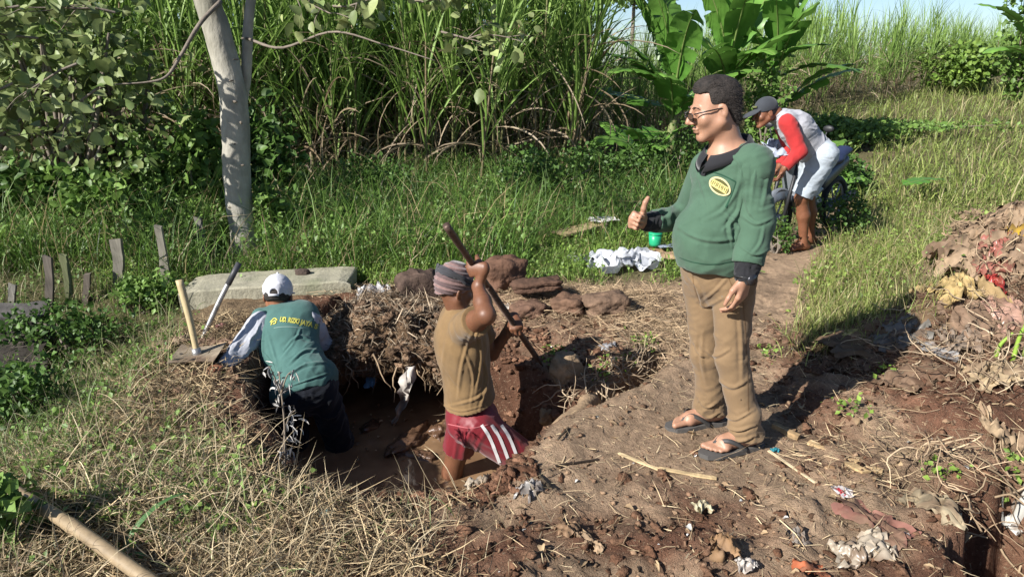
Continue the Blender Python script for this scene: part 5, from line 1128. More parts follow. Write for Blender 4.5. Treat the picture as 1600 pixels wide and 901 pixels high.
clods('soil_clods', np.concatenate([scatter(1300, -.6, .75, 3.75, 4.65, lambda x, y: m_soil(x, y) ** 2, 0), scatter(900, -1.0, .1, 2.2, 2.75, lambda x, y: np.exp(-((sdpoly(x, y, OUT) - .02) / .09) ** 2), 0)]), .004, .030, (.10, .05, .03), (.20, .11, .068), 2)
soilmask = lambda x, y: (.10 + m_soil(x, y)) * (sdpoly(x, y, OUT) > -.45) * (m_green(x, y) < .5)
clods('soil_clods', scatter(2600, -1.3, 3.6, 1.7, 4.9, soilmask, 1.5), .003, .026, (.085, .043, .026), (.15, .085, .052), 2)
clods('soil_clods', scatter(4500, -1.2, 3.4, 1.7, 4.6, lambda x, y: (m_green(x, y) < .4) * .8, 1.5), .003, .014, (.24, .16, .10), (.14, .08, .05), 1)
def straw(name, xy, Lr, Wr, ca, cb, zr=(0, .03), el=(-12, 25), ns=2, seed=0, z=None, droop=(-.6, .9)):
    n = len(xy); z = height(xy[:, 0], xy[:, 1]) + rng.uniform(*zr, n) if z is None else z
    V, F, nv = ribbons(np.column_stack([xy, z]), rng.random(n) * 6.283, np.radians(rng.uniform(*el, n)), rng.uniform(*droop, n), rng.uniform(*Lr, n) * (.4 + rng.random(n) ** 2), rng.uniform(*Wr, n), ns, 0, taper=.35, twist=rng.uniform(-2, 2, n), wbase=.8)
    tag(link(name, mesh(name, V, F, M_STRAW, col=np.repeat(lcol(n, ca, cb, .25), nv, 0))), kind='stuff')
near_left = lambda x, y: sstep(.1, -.5, x) * sstep(-.02, .2, sdpoly(x, y, OUT) + .2 * (x < -1.2)) * (1 - .75 * np.exp(-((x + .35) / .55) ** 2 - ((y - 2.35) / .4) ** 2)) * (sdpoly(x, y, OUT) > .02) * (.35 + .65 * (1 - m_green(x, y))) * sstep(.7, .2, m_soil(x, y) * .6)
straw('straw_litter', scatter(17000, -2.6, .3, 1.75, 4.6, near_left, 1.4), (.03, .19), (.0018, .006), (.22, .155, .085), (.44, .34, .20), (0, .05), (-15, 40))
straw('straw_litter', scatter(5000, -2.6, .3, 1.75, 4.6, near_left, 1.4), (.04, .14), (.003, .009), (.10, .065, .04), (.17, .115, .07), (0, .04), (-15, 40))
mound = lambda x, y: np.exp(-((x - .55) / .65) ** 2 - ((y - 4.85) / .38) ** 2) + .9 * np.exp(-((x - .95) / .35) ** 2 - ((y - 4.3) / .5) ** 2) + .5 * np.exp(-((x + .9) / .5) ** 2 - ((y - 5.05) / .2) ** 2)
straw('straw_litter', scatter(9000, -1.6, 1.7, 3.8, 5.5, mound), (.04, .20), (.002, .006), (.24, .165, .10), (.42, .31, .19), (0, .03))
rightz = lambda x, y: (np.exp(-((x - 1.5) / .38) ** 2 - ((y - 2.75) / .22) ** 2) + .55 * np.exp(-((x - 1.75) / .25) ** 2 - ((y - 2.85) / .3) ** 2) + .10 + .7 * np.exp(-((x - 2.9) / .8) ** 2 - ((y - 3.95) / .55) ** 2) + .8 * sstep(1.9, 2.3, x) * sstep(3.1, 2.7, y)) * (sdpoly(x, y, OUT) > 0) * (sdpoly(x, y, HOLE2) > -.05) * (m_green(x, y) < .6)
straw('straw_litter', scatter(6500, .0, 3.9, 1.75, 5.0, rightz, 1.2), (.03, .20), (.0015, .005), (.25, .175, .105), (.48, .37, .22), (0, .03), (-8, 18))
straw('straw_litter', scatter(1500, .1, 2.4, 2.0, 4.2, lambda x, y: (sdpoly(x, y, OUT) > .05) * .8, 1), (.03, .10), (.002, .005), (.30, .22, .13), (.5, .4, .25), (0, .008), (-4, 6))
def litter(name, xy, smin, smax, ca, cb, mat=M_SCRAP, z0=None):
    n = len(xy); z = (height(xy[:, 0], xy[:, 1]) if z0 is None else z0) + rng.uniform(.0, .012, n); s = rng.uniform(smin, smax, n)
    V, F, k = leaves(np.column_stack([xy, z]), rng.normal(size=(n, 3)) * .5 + V3(0, 0, 1), rng.normal(size=(n, 3)) * V3(1, 1, .25), s, s * rng.uniform(.3, .8, n), .35, 'round')
    tag(link(name, mesh(name, V, F, mat, col=np.repeat(lcol(n, ca, cb, .25), k, 0))), kind='stuff')
litter('leaf_litter', scatter(420, -1.6, 3.4, 1.75, 4.8, lambda x, y: (sdpoly(x, y, OUT) > .02) * (m_green(x, y) < .5), 1.2), .012, .05, (.13, .075, .04), (.36, .26, .15))
litter('litter', scatter(110, -.9, 3.2, 1.8, 4.6, lambda x, y: (sdpoly(x, y, OUT) > .02) * (m_green(x, y) < .5) * (.3 + .7 * m_soil(x, y)), 1.2), .008, .030, (.42, .40, .36), (.62, .60, .56))
clods('soil_clods', scatter(1300, -2.3, -.4, 1.9, 4.0, lambda x, y: (sdpoly(x, y, OUT) > .02) * sstep(.9, .1, sdpoly(x, y, OUT)), 1), .004, .030, (.10, .06, .037), (.20, .125, .08), 2)
heap = lambda x, y: np.exp(-((x - 2.6) / .85) ** 2 - ((y - 3.95) / .5) ** 2) * (m_green(x, y) < .6)
straw('matted_fibres', scatter(6500, 1.3, 3.9, 3.0, 5.2, heap, 0), (.03, .14), (.0015, .004), (.10, .065, .04), (.34, .25, .16), (0, .035), (-15, 40), 4, droop=(-1, 2))
clods('soil_clods', scatter(900, 1.3, 3.9, 3.0, 5.0, heap, 0), .006, .035, (.09, .05, .032), (.17, .10, .065), 2)
edge = scatter(2200, -1.75, -.1, 2.55, 4.6, lambda x, y: np.exp(-((sdpoly(x, y, OUT) + .015) / .035) ** 2) * (x < -.1), 0)
straw('edge_roots', edge, (.05, .20), (.0015, .004), (.12, .085, .055), (.36, .28, .18), (-.02, .03), (-85, 10), 5, droop=(-.6, 1.6))
for px, py, r_, lab in ((640, 688, (.20, .07, .05), 'long wet mud bar breaking the brown water'), (655, 712, (.10, .05, .035), 'small wet mud lump in the water before the mud bar'), (700, 672, (.12, .08, .06), 'dark wet mud lump at the far edge of the water'), (575, 668, (.10, .05, .04), 'flat wet mud lump at the mouth of the dark cavity')):
    q = G(px, py, -.66); V, F = rock(q - Z3 * .01, r_, px, 4, 2.2, .4, px * .1); V = V + vnormals(V, F) * (.014 * fbm(V[:, 0] * 20, V[:, 1] * 20, V[:, 2] * 20, 3, 5))[:, None]
    solo('mud_lump', V, F, pm('wet_mud', (.10, .055, .032), rough=.35, nscale=14, namt=.35, bump=.6, spec=.5), lab, 'mud')
litter('floating_leaves', np.concatenate([scatter(60, -1.1, .1, 3.4, 4.6, lambda x, y: sdpoly(x, y, INN) < 0, 0)]), .012, .04, (.20, .13, .07), (.40, .30, .18), z0=-.655)
# ---- the overhanging mat of roots and dead grass over the cavity
def root_bank():
    n = 46; m = 30; u, v = np.meshgrid(np.linspace(0, 1, n), np.linspace(0, 1, m), indexing='ij'); u, v = u.ravel(), v.ravel()
    x = -1.62 + 1.32 * u; ed = 4.24 + .10 * fbm(x * 3, x * 0 + 1, oct=3, seed=61) + .16 * sstep(-.75, -.3, x)
    # profile: back on the bank -> top -> rounded front -> underside
    th = v * 2.6; yb = 5.08; r = .17 + .05 * fbm(x * 4, x * 0 + 5, oct=2, seed=63)
    y = np.where(v < .45, yb + (ed + r - yb) * (v / .45), ed + r - r * np.sin((v - .45) / .55 * 3.0)); top = .05 - .09 * sstep(-1.05, -1.35, x) + .04 * fbm(x * 2, y * 2, oct=2, seed=62)
    z = np.where(v < .45, top, top - r * 1.15 * (1 - np.cos((v - .45) / .55 * 3.0)))
    y = np.where(v > .9, y + (v - .9) * 6.0, y)
    d = .05 * fbm(x * 7, y * 7, z * 7, 4, 64, .6)
    V = np.column_stack([x, y - d, z + d * .8 - .02 * (u < .03)])
    F = grid_faces(n, m); tag(link('root_bank', mesh('root_bank', V, F[:, ::-1], M_EARTH, col=np.array([.15, .095, .055]) * (1 + .3 * fbm(x * 5, y * 5, z * 5, 3, 65))[:, None])), kind='structure')
    nn = vnormals(V, F[:, ::-1]); q_ = rng.choice(np.flatnonzero((v > .3) & (v < .8)), 900); clods('soil_clods', V[q_, :2], .006, .032, (.10, .065, .042), (.19, .125, .08), 2, V[q_, 2])
    k = rng.integers(0, len(V), 7500); k = k[(v[k] > .1) & (v[k] < .85)]; b = V[k] + rng.normal(size=(len(k), 3)) * .015
    az = np.arctan2(nn[k, 1], nn[k, 0]) + rng.normal(size=len(k)) * 1.2; L = rng.uniform(.03, .13, len(k)); L[rng.random(len(k)) < .06] *= 2
    R, Fr, nv = ribbons(b, az, np.radians(rng.uniform(-50, 60, len(k))), rng.uniform(-.6, 2.4, len(k)), L, rng.uniform(.003, .008, len(k)), 5, 0, taper=.3, twist=rng.uniform(-2, 2, len(k)), wbase=.8)
    tag(link('root_tangle', mesh('root_tangle', R, Fr, M_STRAW, col=np.repeat(lcol(len(k), (.11, .08, .055), (.33, .26, .18), .35), nv, 0))), kind='stuff')
    # hanging roots
    ac = Acc()
    for i in range(46):
        x0 = rng.uniform(-1.25, -.3); p = V3(x0, 4.27 + rng.uniform(-.02, .14), -.12 - rng.uniform(0, .12)); P = [p]
        for j in range(5): p = p + V3(rng.normal() * .02, rng.normal() * .02, -rng.uniform(.02, .06)); P.append(p)
        ac.add(*tube(P, np.linspace(.005 + .004 * rng.random(), .0015, 6), 4, False), lcol(1, (.13, .09, .055), (.30, .22, .14))[0])
    V, F, C = ac.get(); tag(link('hanging_roots', mesh('hanging_roots', V, F, M_STRAW, col=C)), kind='stuff')
root_bank()
# pale rag hanging from the bank into the cavity
P = spline([U(642, 572, 4.24), U(634, 600, 4.20), U(630, 628, 4.22), U(612, 668, 4.28)], 12); S = np.outer(np.array([.045, .03, .035, .05, .035, .04, .03, .028, .034, .022, .026, .012]), [1, .15, .1])
n = 7; q = np.linspace(-1, 1, n); V = (P[:, None] + S[:, None] * q[None, :, None]); V[..., 1] += .035 * fbm(V[..., 0] * 30, V[..., 2] * 12, oct=3, seed=9); V[..., 0] += .018 * fbm(V[..., 0] * 40, V[..., 2] * 40, oct=3, seed=19); V = V.reshape(-1, 3)
solo('rag', V, grid_faces(12, n), M_SCRAP, 'whitish torn rag hanging from the roots into the dark cavity', 'rag', col=np.array([.40, .36, .32]) * (1 + .5 * fbm(V[:, 0] * 22, V[:, 2] * 9, oct=3, seed=4))[:, None])
sheet('plastic_scrap', U(578, 598, 4.45), .03, .03, .02, (.16, .34, .55), 'small blue plastic scrap inside the dark cavity', 'plastic', 0, 7, M_PLASTIC, .0, drape=False, tilt=(0, .03))
# roots and nets over the ditch and in the second hole
def rootset(name, pts, n, sp, L, r, ca, cb, dn=-.3):
    ac = Acc()
    for i in range(n):
        p = np.array(pts[rng.integers(len(pts))]) + rng.normal(size=3) * sp; d = nrm(rng.normal(size=3) * [1, 1, .5] + [0, 0, dn]); P = [p]
        for j in range(6): d = nrm(d + rng.normal(size=3) * .45); p = p + d * L * rng.uniform(.6, 1.3) / 6; P.append(p)
        ac.add(*tube(spline(P, 10), np.linspace(r * rng.uniform(.6, 1.4), r * .4, 10), 5, False), lcol(1, ca, cb)[0])
    V, F, C = ac.get(); return tag(link(name, mesh(name, V, F, M_STRAW, col=C)), kind='stuff')
rootset('dead_roots', [at(900, 620, .02), at(930, 600, .03), at(960, 585, .04), at(985, 572, .04), at(1000, 560, .05)], 130, (.05, .05, .03), .26, .004, (.14, .10, .065), (.40, .31, .21), -.1)
rootset('dead_roots', [at(1420, 740, .05), at(1470, 720, .05), at(1520, 760, 0), at(1560, 740, 0), at(1540, 820, 0), at(1580, 860, 0)], 80, (.10, .09, .05), .30, .004, (.17, .115, .07), (.44, .33, .21), -.4)
rootset('dead_roots', [at(1480, 500, .06), at(1540, 560, .08), at(1450, 560, .06), at(1500, 590, .05), at(1580, 600, .05), at(1560, 480, .1)], 90, (.14, .10, .04), .26, .0035, (.18, .125, .08), (.46, .36, .24), -.1)
rootset('dead_roots', [at(1500, 380, .06), at(1540, 370, .08), at(1580, 400, .06), at(1560, 430, .05)], 80, (.12, .10, .05), .26, .004, (.26, .18, .11), (.46, .35, .22), -.1)
# dry weed standing before the man at the pit edge
def dead_weed():
    b = at(444, 742, -.02); root = thing('dead_plant', 'withered grey weed standing in front of the man in the teal shirt', 'plant', b); t = U(436, 580, b[1] + .03)
    V, F = tube(spline([b, (b + t) / 2 + V3(.012, 0, 0), t], 12), np.linspace(.006, .003, 12), 6); part('stem', V, F, pm('dry_stem', (.20, .16, .12), rough=.9, bump=.2), root)
    for (x, y) in ((420, 572), (455, 580), (462, 640), (448, 662)):
        e = U(x, y, b[1] + .03); s_ = b + (t - b) * np.clip((e[2] - b[2]) / (t[2] - b[2]) - .22, .2, .8); V, F = tube(spline([s_, s_ * .4 + e * .6 + V3(0, 0, .02), e], 8), np.linspace(.004, .002, 8), 5); part('branch', V, F, pm('dry_stem', (.2, .16, .12)), root)
    cs = [U(x, y, b[1] + .03) for x, y in ((420, 576), (428, 590), (455, 584), (450, 600), (440, 610), (436, 625), (460, 640), (455, 660), (466, 655), (446, 680), (440, 700), (444, 718), (432, 600), (462, 672), (452, 700))]
    pos = np.repeat(np.array(cs), 5, 0) + rng.normal(size=(len(cs) * 5, 3)) * .012; n = len(pos)
    V, F, nv = ribbons(pos, rng.random(n) * 6.28, np.radians(rng.uniform(-80, 20, n)), rng.uniform(0, 1.6, n), rng.uniform(.025, .06, n), rng.uniform(.006, .014, n), 5, .9, taper=.6, twist=rng.uniform(-2, 2, n))
    part('withered_leaves', V, F, M_STRAW, root, col=np.repeat(lcol(n, (.30, .28, .26), (.52, .50, .47), .15), nv, 0))
dead_weed()
# ---- motorbike behind the stooping man
def motorbike():
    c = U(1264, 292, 7.35); hd_ = nrm(V3(-.75, -.66, 0)); lt = V3(-hd_[1], hd_[0], 0); z0 = H1(c[0], c[1]); o = V3(c[0], c[1], z0)
    Q = lambda a, b, h_: o + hd_ * a + lt * b + Z3 * h_
    root = thing('motorbike', 'small silver and navy motorbike parked on the path behind the stooping man', 'motorbike', o)
    MT = pm('tyre_rubber', (.02, .02, .02), rough=.8); MS = pm('bike_silver', (.24, .26, .29), rough=.35, metal=.3, namt=.08, bump=.05); MN = pm('bike_navy', (.018, .024, .05), rough=.4, namt=.1, bump=.1); MB = pm('bike_black', (.02, .02, .022), rough=.5, bump=.1)
    for a in (.62, -.62):
        t = np.linspace(0, 2 * math.pi, 33); V, F = tube([Q(a + .25 * math.cos(x), 0, .28 + .25 * math.sin(x)) for x in t], .038, 8, False); wh = part('wheel', V, F, MT, root)
        ac = Acc(); ac.add(*tube([Q(a + .215 * math.cos(x), 0, .28 + .215 * math.sin(x)) for x in t], .012, 6, False)); ac.add(*tube([Q(a, -.05, .28), Q(a, .05, .28)], .035, 10))
        for i in range(6): x = i * math.pi / 3; ac.add(*tube([Q(a, 0, .28), Q(a + .21 * math.cos(x), 0, .28 + .21 * math.sin(x))], .010, 5))
        V, F, _ = ac.get(); part('rim', V, F, MS, root, wh)
    AQ = np.array([lt, hd_, Z3])
    def sd(name, mat, fn):
        s = Sd(o - V3(1.1, 1.1, .02), o + V3(1.1, 1.1, 1.25), .012); fn(s); V, F = s.nets(); return part(name, V, F, mat, root)
    sd('engine', MB, lambda s: (s.ell(Q(.0, 0, .32), (.12, .24, .13), AQ, .03), s.cone(Q(-.2, .12, .28), Q(-.75, .14, .36), .04, .05, .02)))
    sd('leg_shield', MS, lambda s: (s.cone(Q(.42, 0, .82), Q(.22, 0, .40), .10, .14, .04, flat=(hd_, .45)), s.cone(Q(.22, 0, .42), Q(-.15, 0, .50), .13, .10, .05, flat=(Z3, .5)), s.cone(Q(.40, .08, .78), Q(.10, .17, .34), .06, .04, .04, flat=(lt, .4)), s.cone(Q(.40, -.08, .78), Q(.10, -.17, .34), .06, .04, .04, flat=(lt, .4))))
    sd('tail_panel', MN, lambda s: (s.cone(Q(-.15, 0, .55), Q(-.70, 0, .72), .13, .08, .04, flat=(lt, .9)),))
    sd('seat', pm('seat_navy', (.022, .03, .07), rough=.55, bump=.2), lambda s: (s.cone(Q(-.02, 0, .72), Q(-.42, 0, .76), .10, .13, .04, flat=(Z3, .5)), s.cone(Q(-.42, 0, .78), Q(-.70, 0, .84), .12, .09, .04, flat=(Z3, .5))))
    sd('headlight_cowl', MS, lambda s: (s.ell(Q(.46, 0, .93), (.13, .10, .09), AQ, .03),)); sd('front_fender', MS, lambda s: (s.ell(Q(.62, 0, .40), (.06, .27, .17), AQ, .02), s.ell(Q(.62, 0, .27), (.12, .30, .2), AQ, .01, sub=True)))
    V, F = ico(3); part('headlight', V * .065 * np.array([1, 1, .8]) + Q(.52, 0, .93), F, pm('lamp_glass', (.6, .62, .65), rough=.1, namt=.05, bump=0, spec=.7), root)
    ac = Acc()
    for b in (-1, 1): ac.add(*tube([Q(.44, .08 * b, .85), Q(.62, .08 * b, .28)], .02, 8))
    V, F, _ = ac.get(); part('fork', V, F, MB, root)
    V, F = tube(spline([Q(.30, .34, .98), Q(.40, .18, 1.0), Q(.44, 0, .97), Q(.40, -.18, 1.0), Q(.30, -.34, .98)], 20), .014, 8); part('handlebar', V, F, MB, root)
    for b in (-1, 1): V, F = tube([Q(.38, .26 * b, 1.0), Q(.40, .30 * b, 1.13)], .006, 6); part('mirror_stalk', V, F, MB, root); V, F = ico(2); part('mirror', V * V3(.055, .02, .035) @ AQ + Q(.40, .31 * b, 1.15), F, MB, root)
motorbike()
sheet('jacket', U(1222, 232, 6.75), .13, .12, .06, (.45, .50, .60), 'pale crumpled cloth lying on the front of the motorbike', 'cloth', .4, 13, M_SCRAP, .0, drape=False, tilt=(.03, .05), seed=44)
# ================================================================ PLANTS
SUNF = None
# ---- sugar cane
def cane_mesh(seed, H, dry=.5, nleaf=22, fold=.3, ns=7):
    r = np.random.default_rng(seed); st = Acc()
    lean = r.normal(size=2) * .08; P = [V3(lean[0] * q * q, lean[1] * q * q, H * .62 * q) for q in np.linspace(0, 1, 9)]
    st.add(*tube(P, np.linspace(.017, .011, 9) * (1 + .15 * (np.arange(9) % 2)), 6, True), V3(.19, .19, .08) if seed % 3 else V3(.24, .18, .10))
    n = nleaf; q = r.uniform(.20, 1, n); q[:4] = 1
    base = np.array([[lean[0] * a * a, lean[1] * a * a, H * .62 * a] for a in q]); el = np.radians(np.where(q > .97, r.uniform(78, 90, n), r.uniform(56, 84, n)))
    V, F, nv = ribbons(base, r.random(n) * 6.283, el, r.uniform(.3, 1.9, n) * np.where(q > .97, .5, 1), H * r.uniform(.34, .52, n), r.uniform(.032, .058, n), ns, fold, taper=.7, twist=r.uniform(-.6, .6, n), pw=1.8)
    t = r.random((n, 1)); c = V3(.13, .23, .04) * (1 - t) + V3(.28, .40, .11) * t; C = np.repeat(c, nv, 0)
    lf = Acc(); lf.add(V, F, C)
    m = int(12 * dry) + 2; base = np.column_stack([np.zeros((m, 2)), H * .62 * r.uniform(.12, .75, m)])
    V, F, nv = ribbons(base, r.random(m) * 6.283, np.radians(r.uniform(-40, 62, m)), r.uniform(.5, 1.9, m), H * r.uniform(.22, .42, m), r.uniform(.018, .040, m), ns, fold, taper=.5, twist=r.uniform(-1.5, 1.5, m))
    t = r.random((m, 1)); lf.add(V, F, np.repeat(V3(.20, .145, .085) * (1 - t) + V3(.40, .32, .22) * t, nv, 0))
    return st.get(), lf.get()
def cane_proto(seed, H, dry, nleaf=22):
    (Vs, Fs, Cs), (Vl, Fl, Cl) = cane_mesh(seed, H, dry, nleaf); return mesh('stalk', Vs, Fs, M_BLADE, col=Cs), mesh('leaf_blades', Vl, Fl, M_BLADE, col=Cl), (Vs, Fs, Cs, Vl, Fl, Cl)
CANES = [cane_proto(100 + i, 3.5 * (.82 + .05 * i), [.5, .9, .35, 1.0, .6, .8, .4, .9][i]) for i in range(8)]
MASS = [cane_mesh(200 + i, 3.5 * (.85 + .06 * i), .5, 16, 0, 5) for i in range(6)]
def put_cane(x, y, k, s, lab, group, yaw=None):
    z = H1(x, y) - .03; r = thing('sugarcane_plant', lab, 'sugarcane', (x, y, z), group); r.scale = (s, s, s); r.rotation_euler = (random.gauss(0, .06), random.gauss(0, .06), random.random() * 6.28 if yaw is None else yaw)
    link('stalk', CANES[k][0], r); tag(link('leaf_blades', CANES[k][1], r), kind='stuff'); return r
def edge_y(x): return np.interp(x, [-12, -8, -5.5, -3.5, -2, -.5, 1.2, 2.2, 3.2], [8.8, 9.1, 9.2, 9.3, 9.6, 10.0, 10.5, 11.6, 13.5])
gL = 'sugarcane plants along the near field edge'
for i in range(150):
    x = -8.0 + 9.2 * (i + random.random()) / 150; y = float(edge_y(x)) + random.random() ** 1.2 * 1.9
    put_cane(x, y, random.randrange(8), random.uniform(.92, 1.15), 'tall green sugarcane plant with arching blades in the dense field edge behind the diggers', gL)
def edge_r(x): return np.interp(x, [1.0, 3.0, 4.5, 6, 9, 11, 14, 18, 24], [12.6, 12.8, 13.5, 14.5, 17, 19, 22, 25, 30])
for i in range(140):
    x = 1.5 + 16 * (i + random.random()) / 140; y = float(edge_r(x)) + random.random() ** 1.5 * 2.0
    put_cane(x, y, random.randrange(8), random.uniform(.48, .62), 'pale sunlit sugarcane plant in the far field edge beyond the meadow', 'sugarcane plants along the far field edge')
for px, py, Y, s, lab in ((668, 305, 9.4, 1.0, 'sugarcane with a bare yellow stalk standing out in front of the near field edge'), (750, 320, 9.2, 1.02, 'slender sugarcane just right of the bare yellow stalk'), (888, 268, 10.2, 1.18, 'tall straight sugarcane with bundled upright blades at the right end of the near edge')):
    q = U(px, py, Y); put_cane(q[0], q[1], 2, s, lab, None)
def cane_mass(name, pts, smin, smax):
    ac = Acc()
    for (x, y, z) in pts:
        (Vs, Fs, Cs), (Vl, Fl, Cl) = MASS[random.randrange(6)]; a = random.random() * 6.28; R = rotz(a); s = random.uniform(smin, smax)
        ac.add(Vl @ R * s + V3(x, y, z), Fl, Cl); ac.add(Vs @ R * s + V3(x, y, z), Fs, Cs)
    V, F, C = ac.get(); tag(link(name, mesh(name, V, F, M_BLADE, col=C)), kind='stuff')
pts = []
for i in range(430): x = random.uniform(-13, 1.5); pts.append((x, float(edge_y(x)) + 1.6 + random.random() ** 1.4 * 7, 0))
cane_mass('sugarcane_field', pts, .92, 1.12)
pts = []
for i in range(560): x = random.uniform(1.0, 30) if i % 3 else random.uniform(1, 9); y_ = float(edge_r(x)) + 1.5 + random.random() ** 1.3 * 8; pts.append((x, y_, H1(x, y_)))
cane_mass('sugarcane_field', pts, .50, .62)
# ---- pale trunked tree and its overhanging twigs
def broadleaf(pos, size, ca, cb, r=rng, hang=.5, v=.22, flat=False):
    n = len(pos); nv_ = r.normal(size=(n, 3)) * .7 + V3(-.25, -.25, .8); dv = r.normal(size=(n, 3)) + V3(0, 0, -hang); flat = flat or (size >= .07 and 'round')
    s = r.uniform(.4, 1.35, n) * size; V, F, k = leaves(pos, nv_, dv, s, s * .72, .12, flat); return V, F, np.repeat(lcol(n, ca, cb, v), k, 0)
def twig_set(starts, L, nseg, r0, branchy, leafn, size, ca, cb, grav=-.04, spread=.5):
    """branching twigs from (point, direction) starts; returns wood and leaves"""
    wood, lp = Acc(), []
    def grow(p, d, L, r, dep):
        P = [p]
        for j in range(nseg): d = nrm(d + rng.normal(size=3) * .16 + V3(0, 0, grav)); p = p + d * L / nseg; P.append(p)
        wood.add(*tube(P, np.linspace(r, r * .5, len(P)), 5 if dep else 7, False))
        for j in range(1, len(P)):
            if dep < branchy:
                for _ in range(2): grow(P[j], nrm(d + rng.normal(size=3) * spread), L * .5, r * .5, dep + 1) if rng.random() < .75 else None
            if dep >= branchy - 1:
                lp.extend(P[j] + rng.normal(size=(leafn, 3)) * .075)
    for p, d in starts: grow(np.asarray(p, float), nrm(d), L, r0, 0)
    V, F, C = broadleaf(np.array(lp), size, ca, cb); return wood.get(), (V, F, C)
M_BARK = pm('pale_bark', (.33, .31, .26), rough=.9, nscale=6, namt=.35, bump=.8, bscale=30, alpha2=(.17, .16, .12), spec=.15, stretch=(1, 1, .5), bdist=.012)
M_BARK2 = pm('grey_bark', (.17, .14, .11), rough=.9, nscale=10, namt=.3, bump=.6, bscale=40, bdist=.01)
tb = G(387, 398); tb[2] = H1(tb[0], tb[1]); Yt = tb[1]
def pale_tree():
    root = thing('tree', 'leaning tree with a thick pale bark trunk behind the concrete beam', 'tree', tb)
    P = [tb - Z3 * .1, U(383, 370, Yt), U(372, 300, Yt), U(369, 220, Yt), U(362, 140, Yt), U(342, 60, Yt), U(320, -15, Yt), U(300, -110, Yt), U(290, -260, Yt + .2)]
    V, F = tube(spline(P, 70), np.interp(np.linspace(0, 1, 70), [0, .06, .15, .6, 1], [.185, .145, .125, .112, .09]), 22, True, .07, 5); tr = part('trunk', V, F, M_BARK, root)
    P = [U(373, 190, Yt + .12), U(384, 120, Yt + .14), U(388, 40, Yt + .16), U(400, -60, Yt + .2), U(430, -220, Yt + .2)]
    V, F = tube(spline(P, 24), np.linspace(.05, .035, 24), 12, True, .08, 6); part('limb', V, F, M_BARK, root)
    V, F = tube(spline([U(345, 2, Yt - .05), U(312, 38, Yt - .25), U(282, 88, Yt - .4), U(262, 118, Yt - .5), U(235, 128, Yt - .55), U(180, 132, Yt - .6)], 30), np.linspace(.019, .005, 30), 8, True, .08, 7); part('limb', V, F, M_BARK2, root)
    V, F = tube(spline([U(385, 60, Yt + .1), U(440, 75, Yt - .2), U(520, 50, Yt - .4), U(600, 70, Yt - .5), U(680, 95, Yt - .6)], 24), np.linspace(.013, .004, 24), 7, True, .08, 9); part('limb', V, F, M_BARK2, root)
    for i in range(9):     # knots and scars on the bark
        q = U(356 + 26 * random.random(), 60 + 33 * i, Yt - .112); V, F = rock(q, (random.uniform(.010, .024), .008, random.uniform(.006, .014)), i, 2, 2.2, .3); part('knot', V, F, M_BARK2, root, tr)
    st = []
    for px, py, Y, dx, dz in ((60, 60, 5.6, -1, -.1), (120, 100, 5.5, -.8, -.2), (20, 130, 5.4, -.8, -.3), (150, 140, 5.6, -.7, -.3), (180, 20, 5.7, -.5, .2), (30, 10, 5.5, -.6, 0), (40, 180, 5.5, -.4, -.4), (440, -10, 6.1, .8, -.1), (520, 10, 6.0, .9, -.15), (640, 0, 6.0, .6, -.1), (690, 50, 5.9, .7, -.2)):
        st.append((U(px, py, Y), V3(dx, -.3, dz)))
    (Vw, Fw, _), (Vl, Fl, Cl) = twig_set(st, .50, 4, .010, 1, 2, .115, (.13, .18, .06), (.32, .36, .15)); cr = part('crown', Vl, Fl, M_LEAF, root, col=Cl); cr['kind'] = 'stuff'; part('twigs', Vw, Fw, M_BARK2, root)['kind'] = 'stuff'
    # the part of the crown above the frame
    n = 260; p = rng.normal(size=(n, 3)) * V3(1.3, 1.0, .6) + V3(-3.5, 6.3, 4.4); V, F, C = broadleaf(p, .15, (.075, .115, .035), (.15, .20, .07)); part('upper_crown', V, F, M_LEAF, root, col=C)['kind'] = 'stuff'
pale_tree()
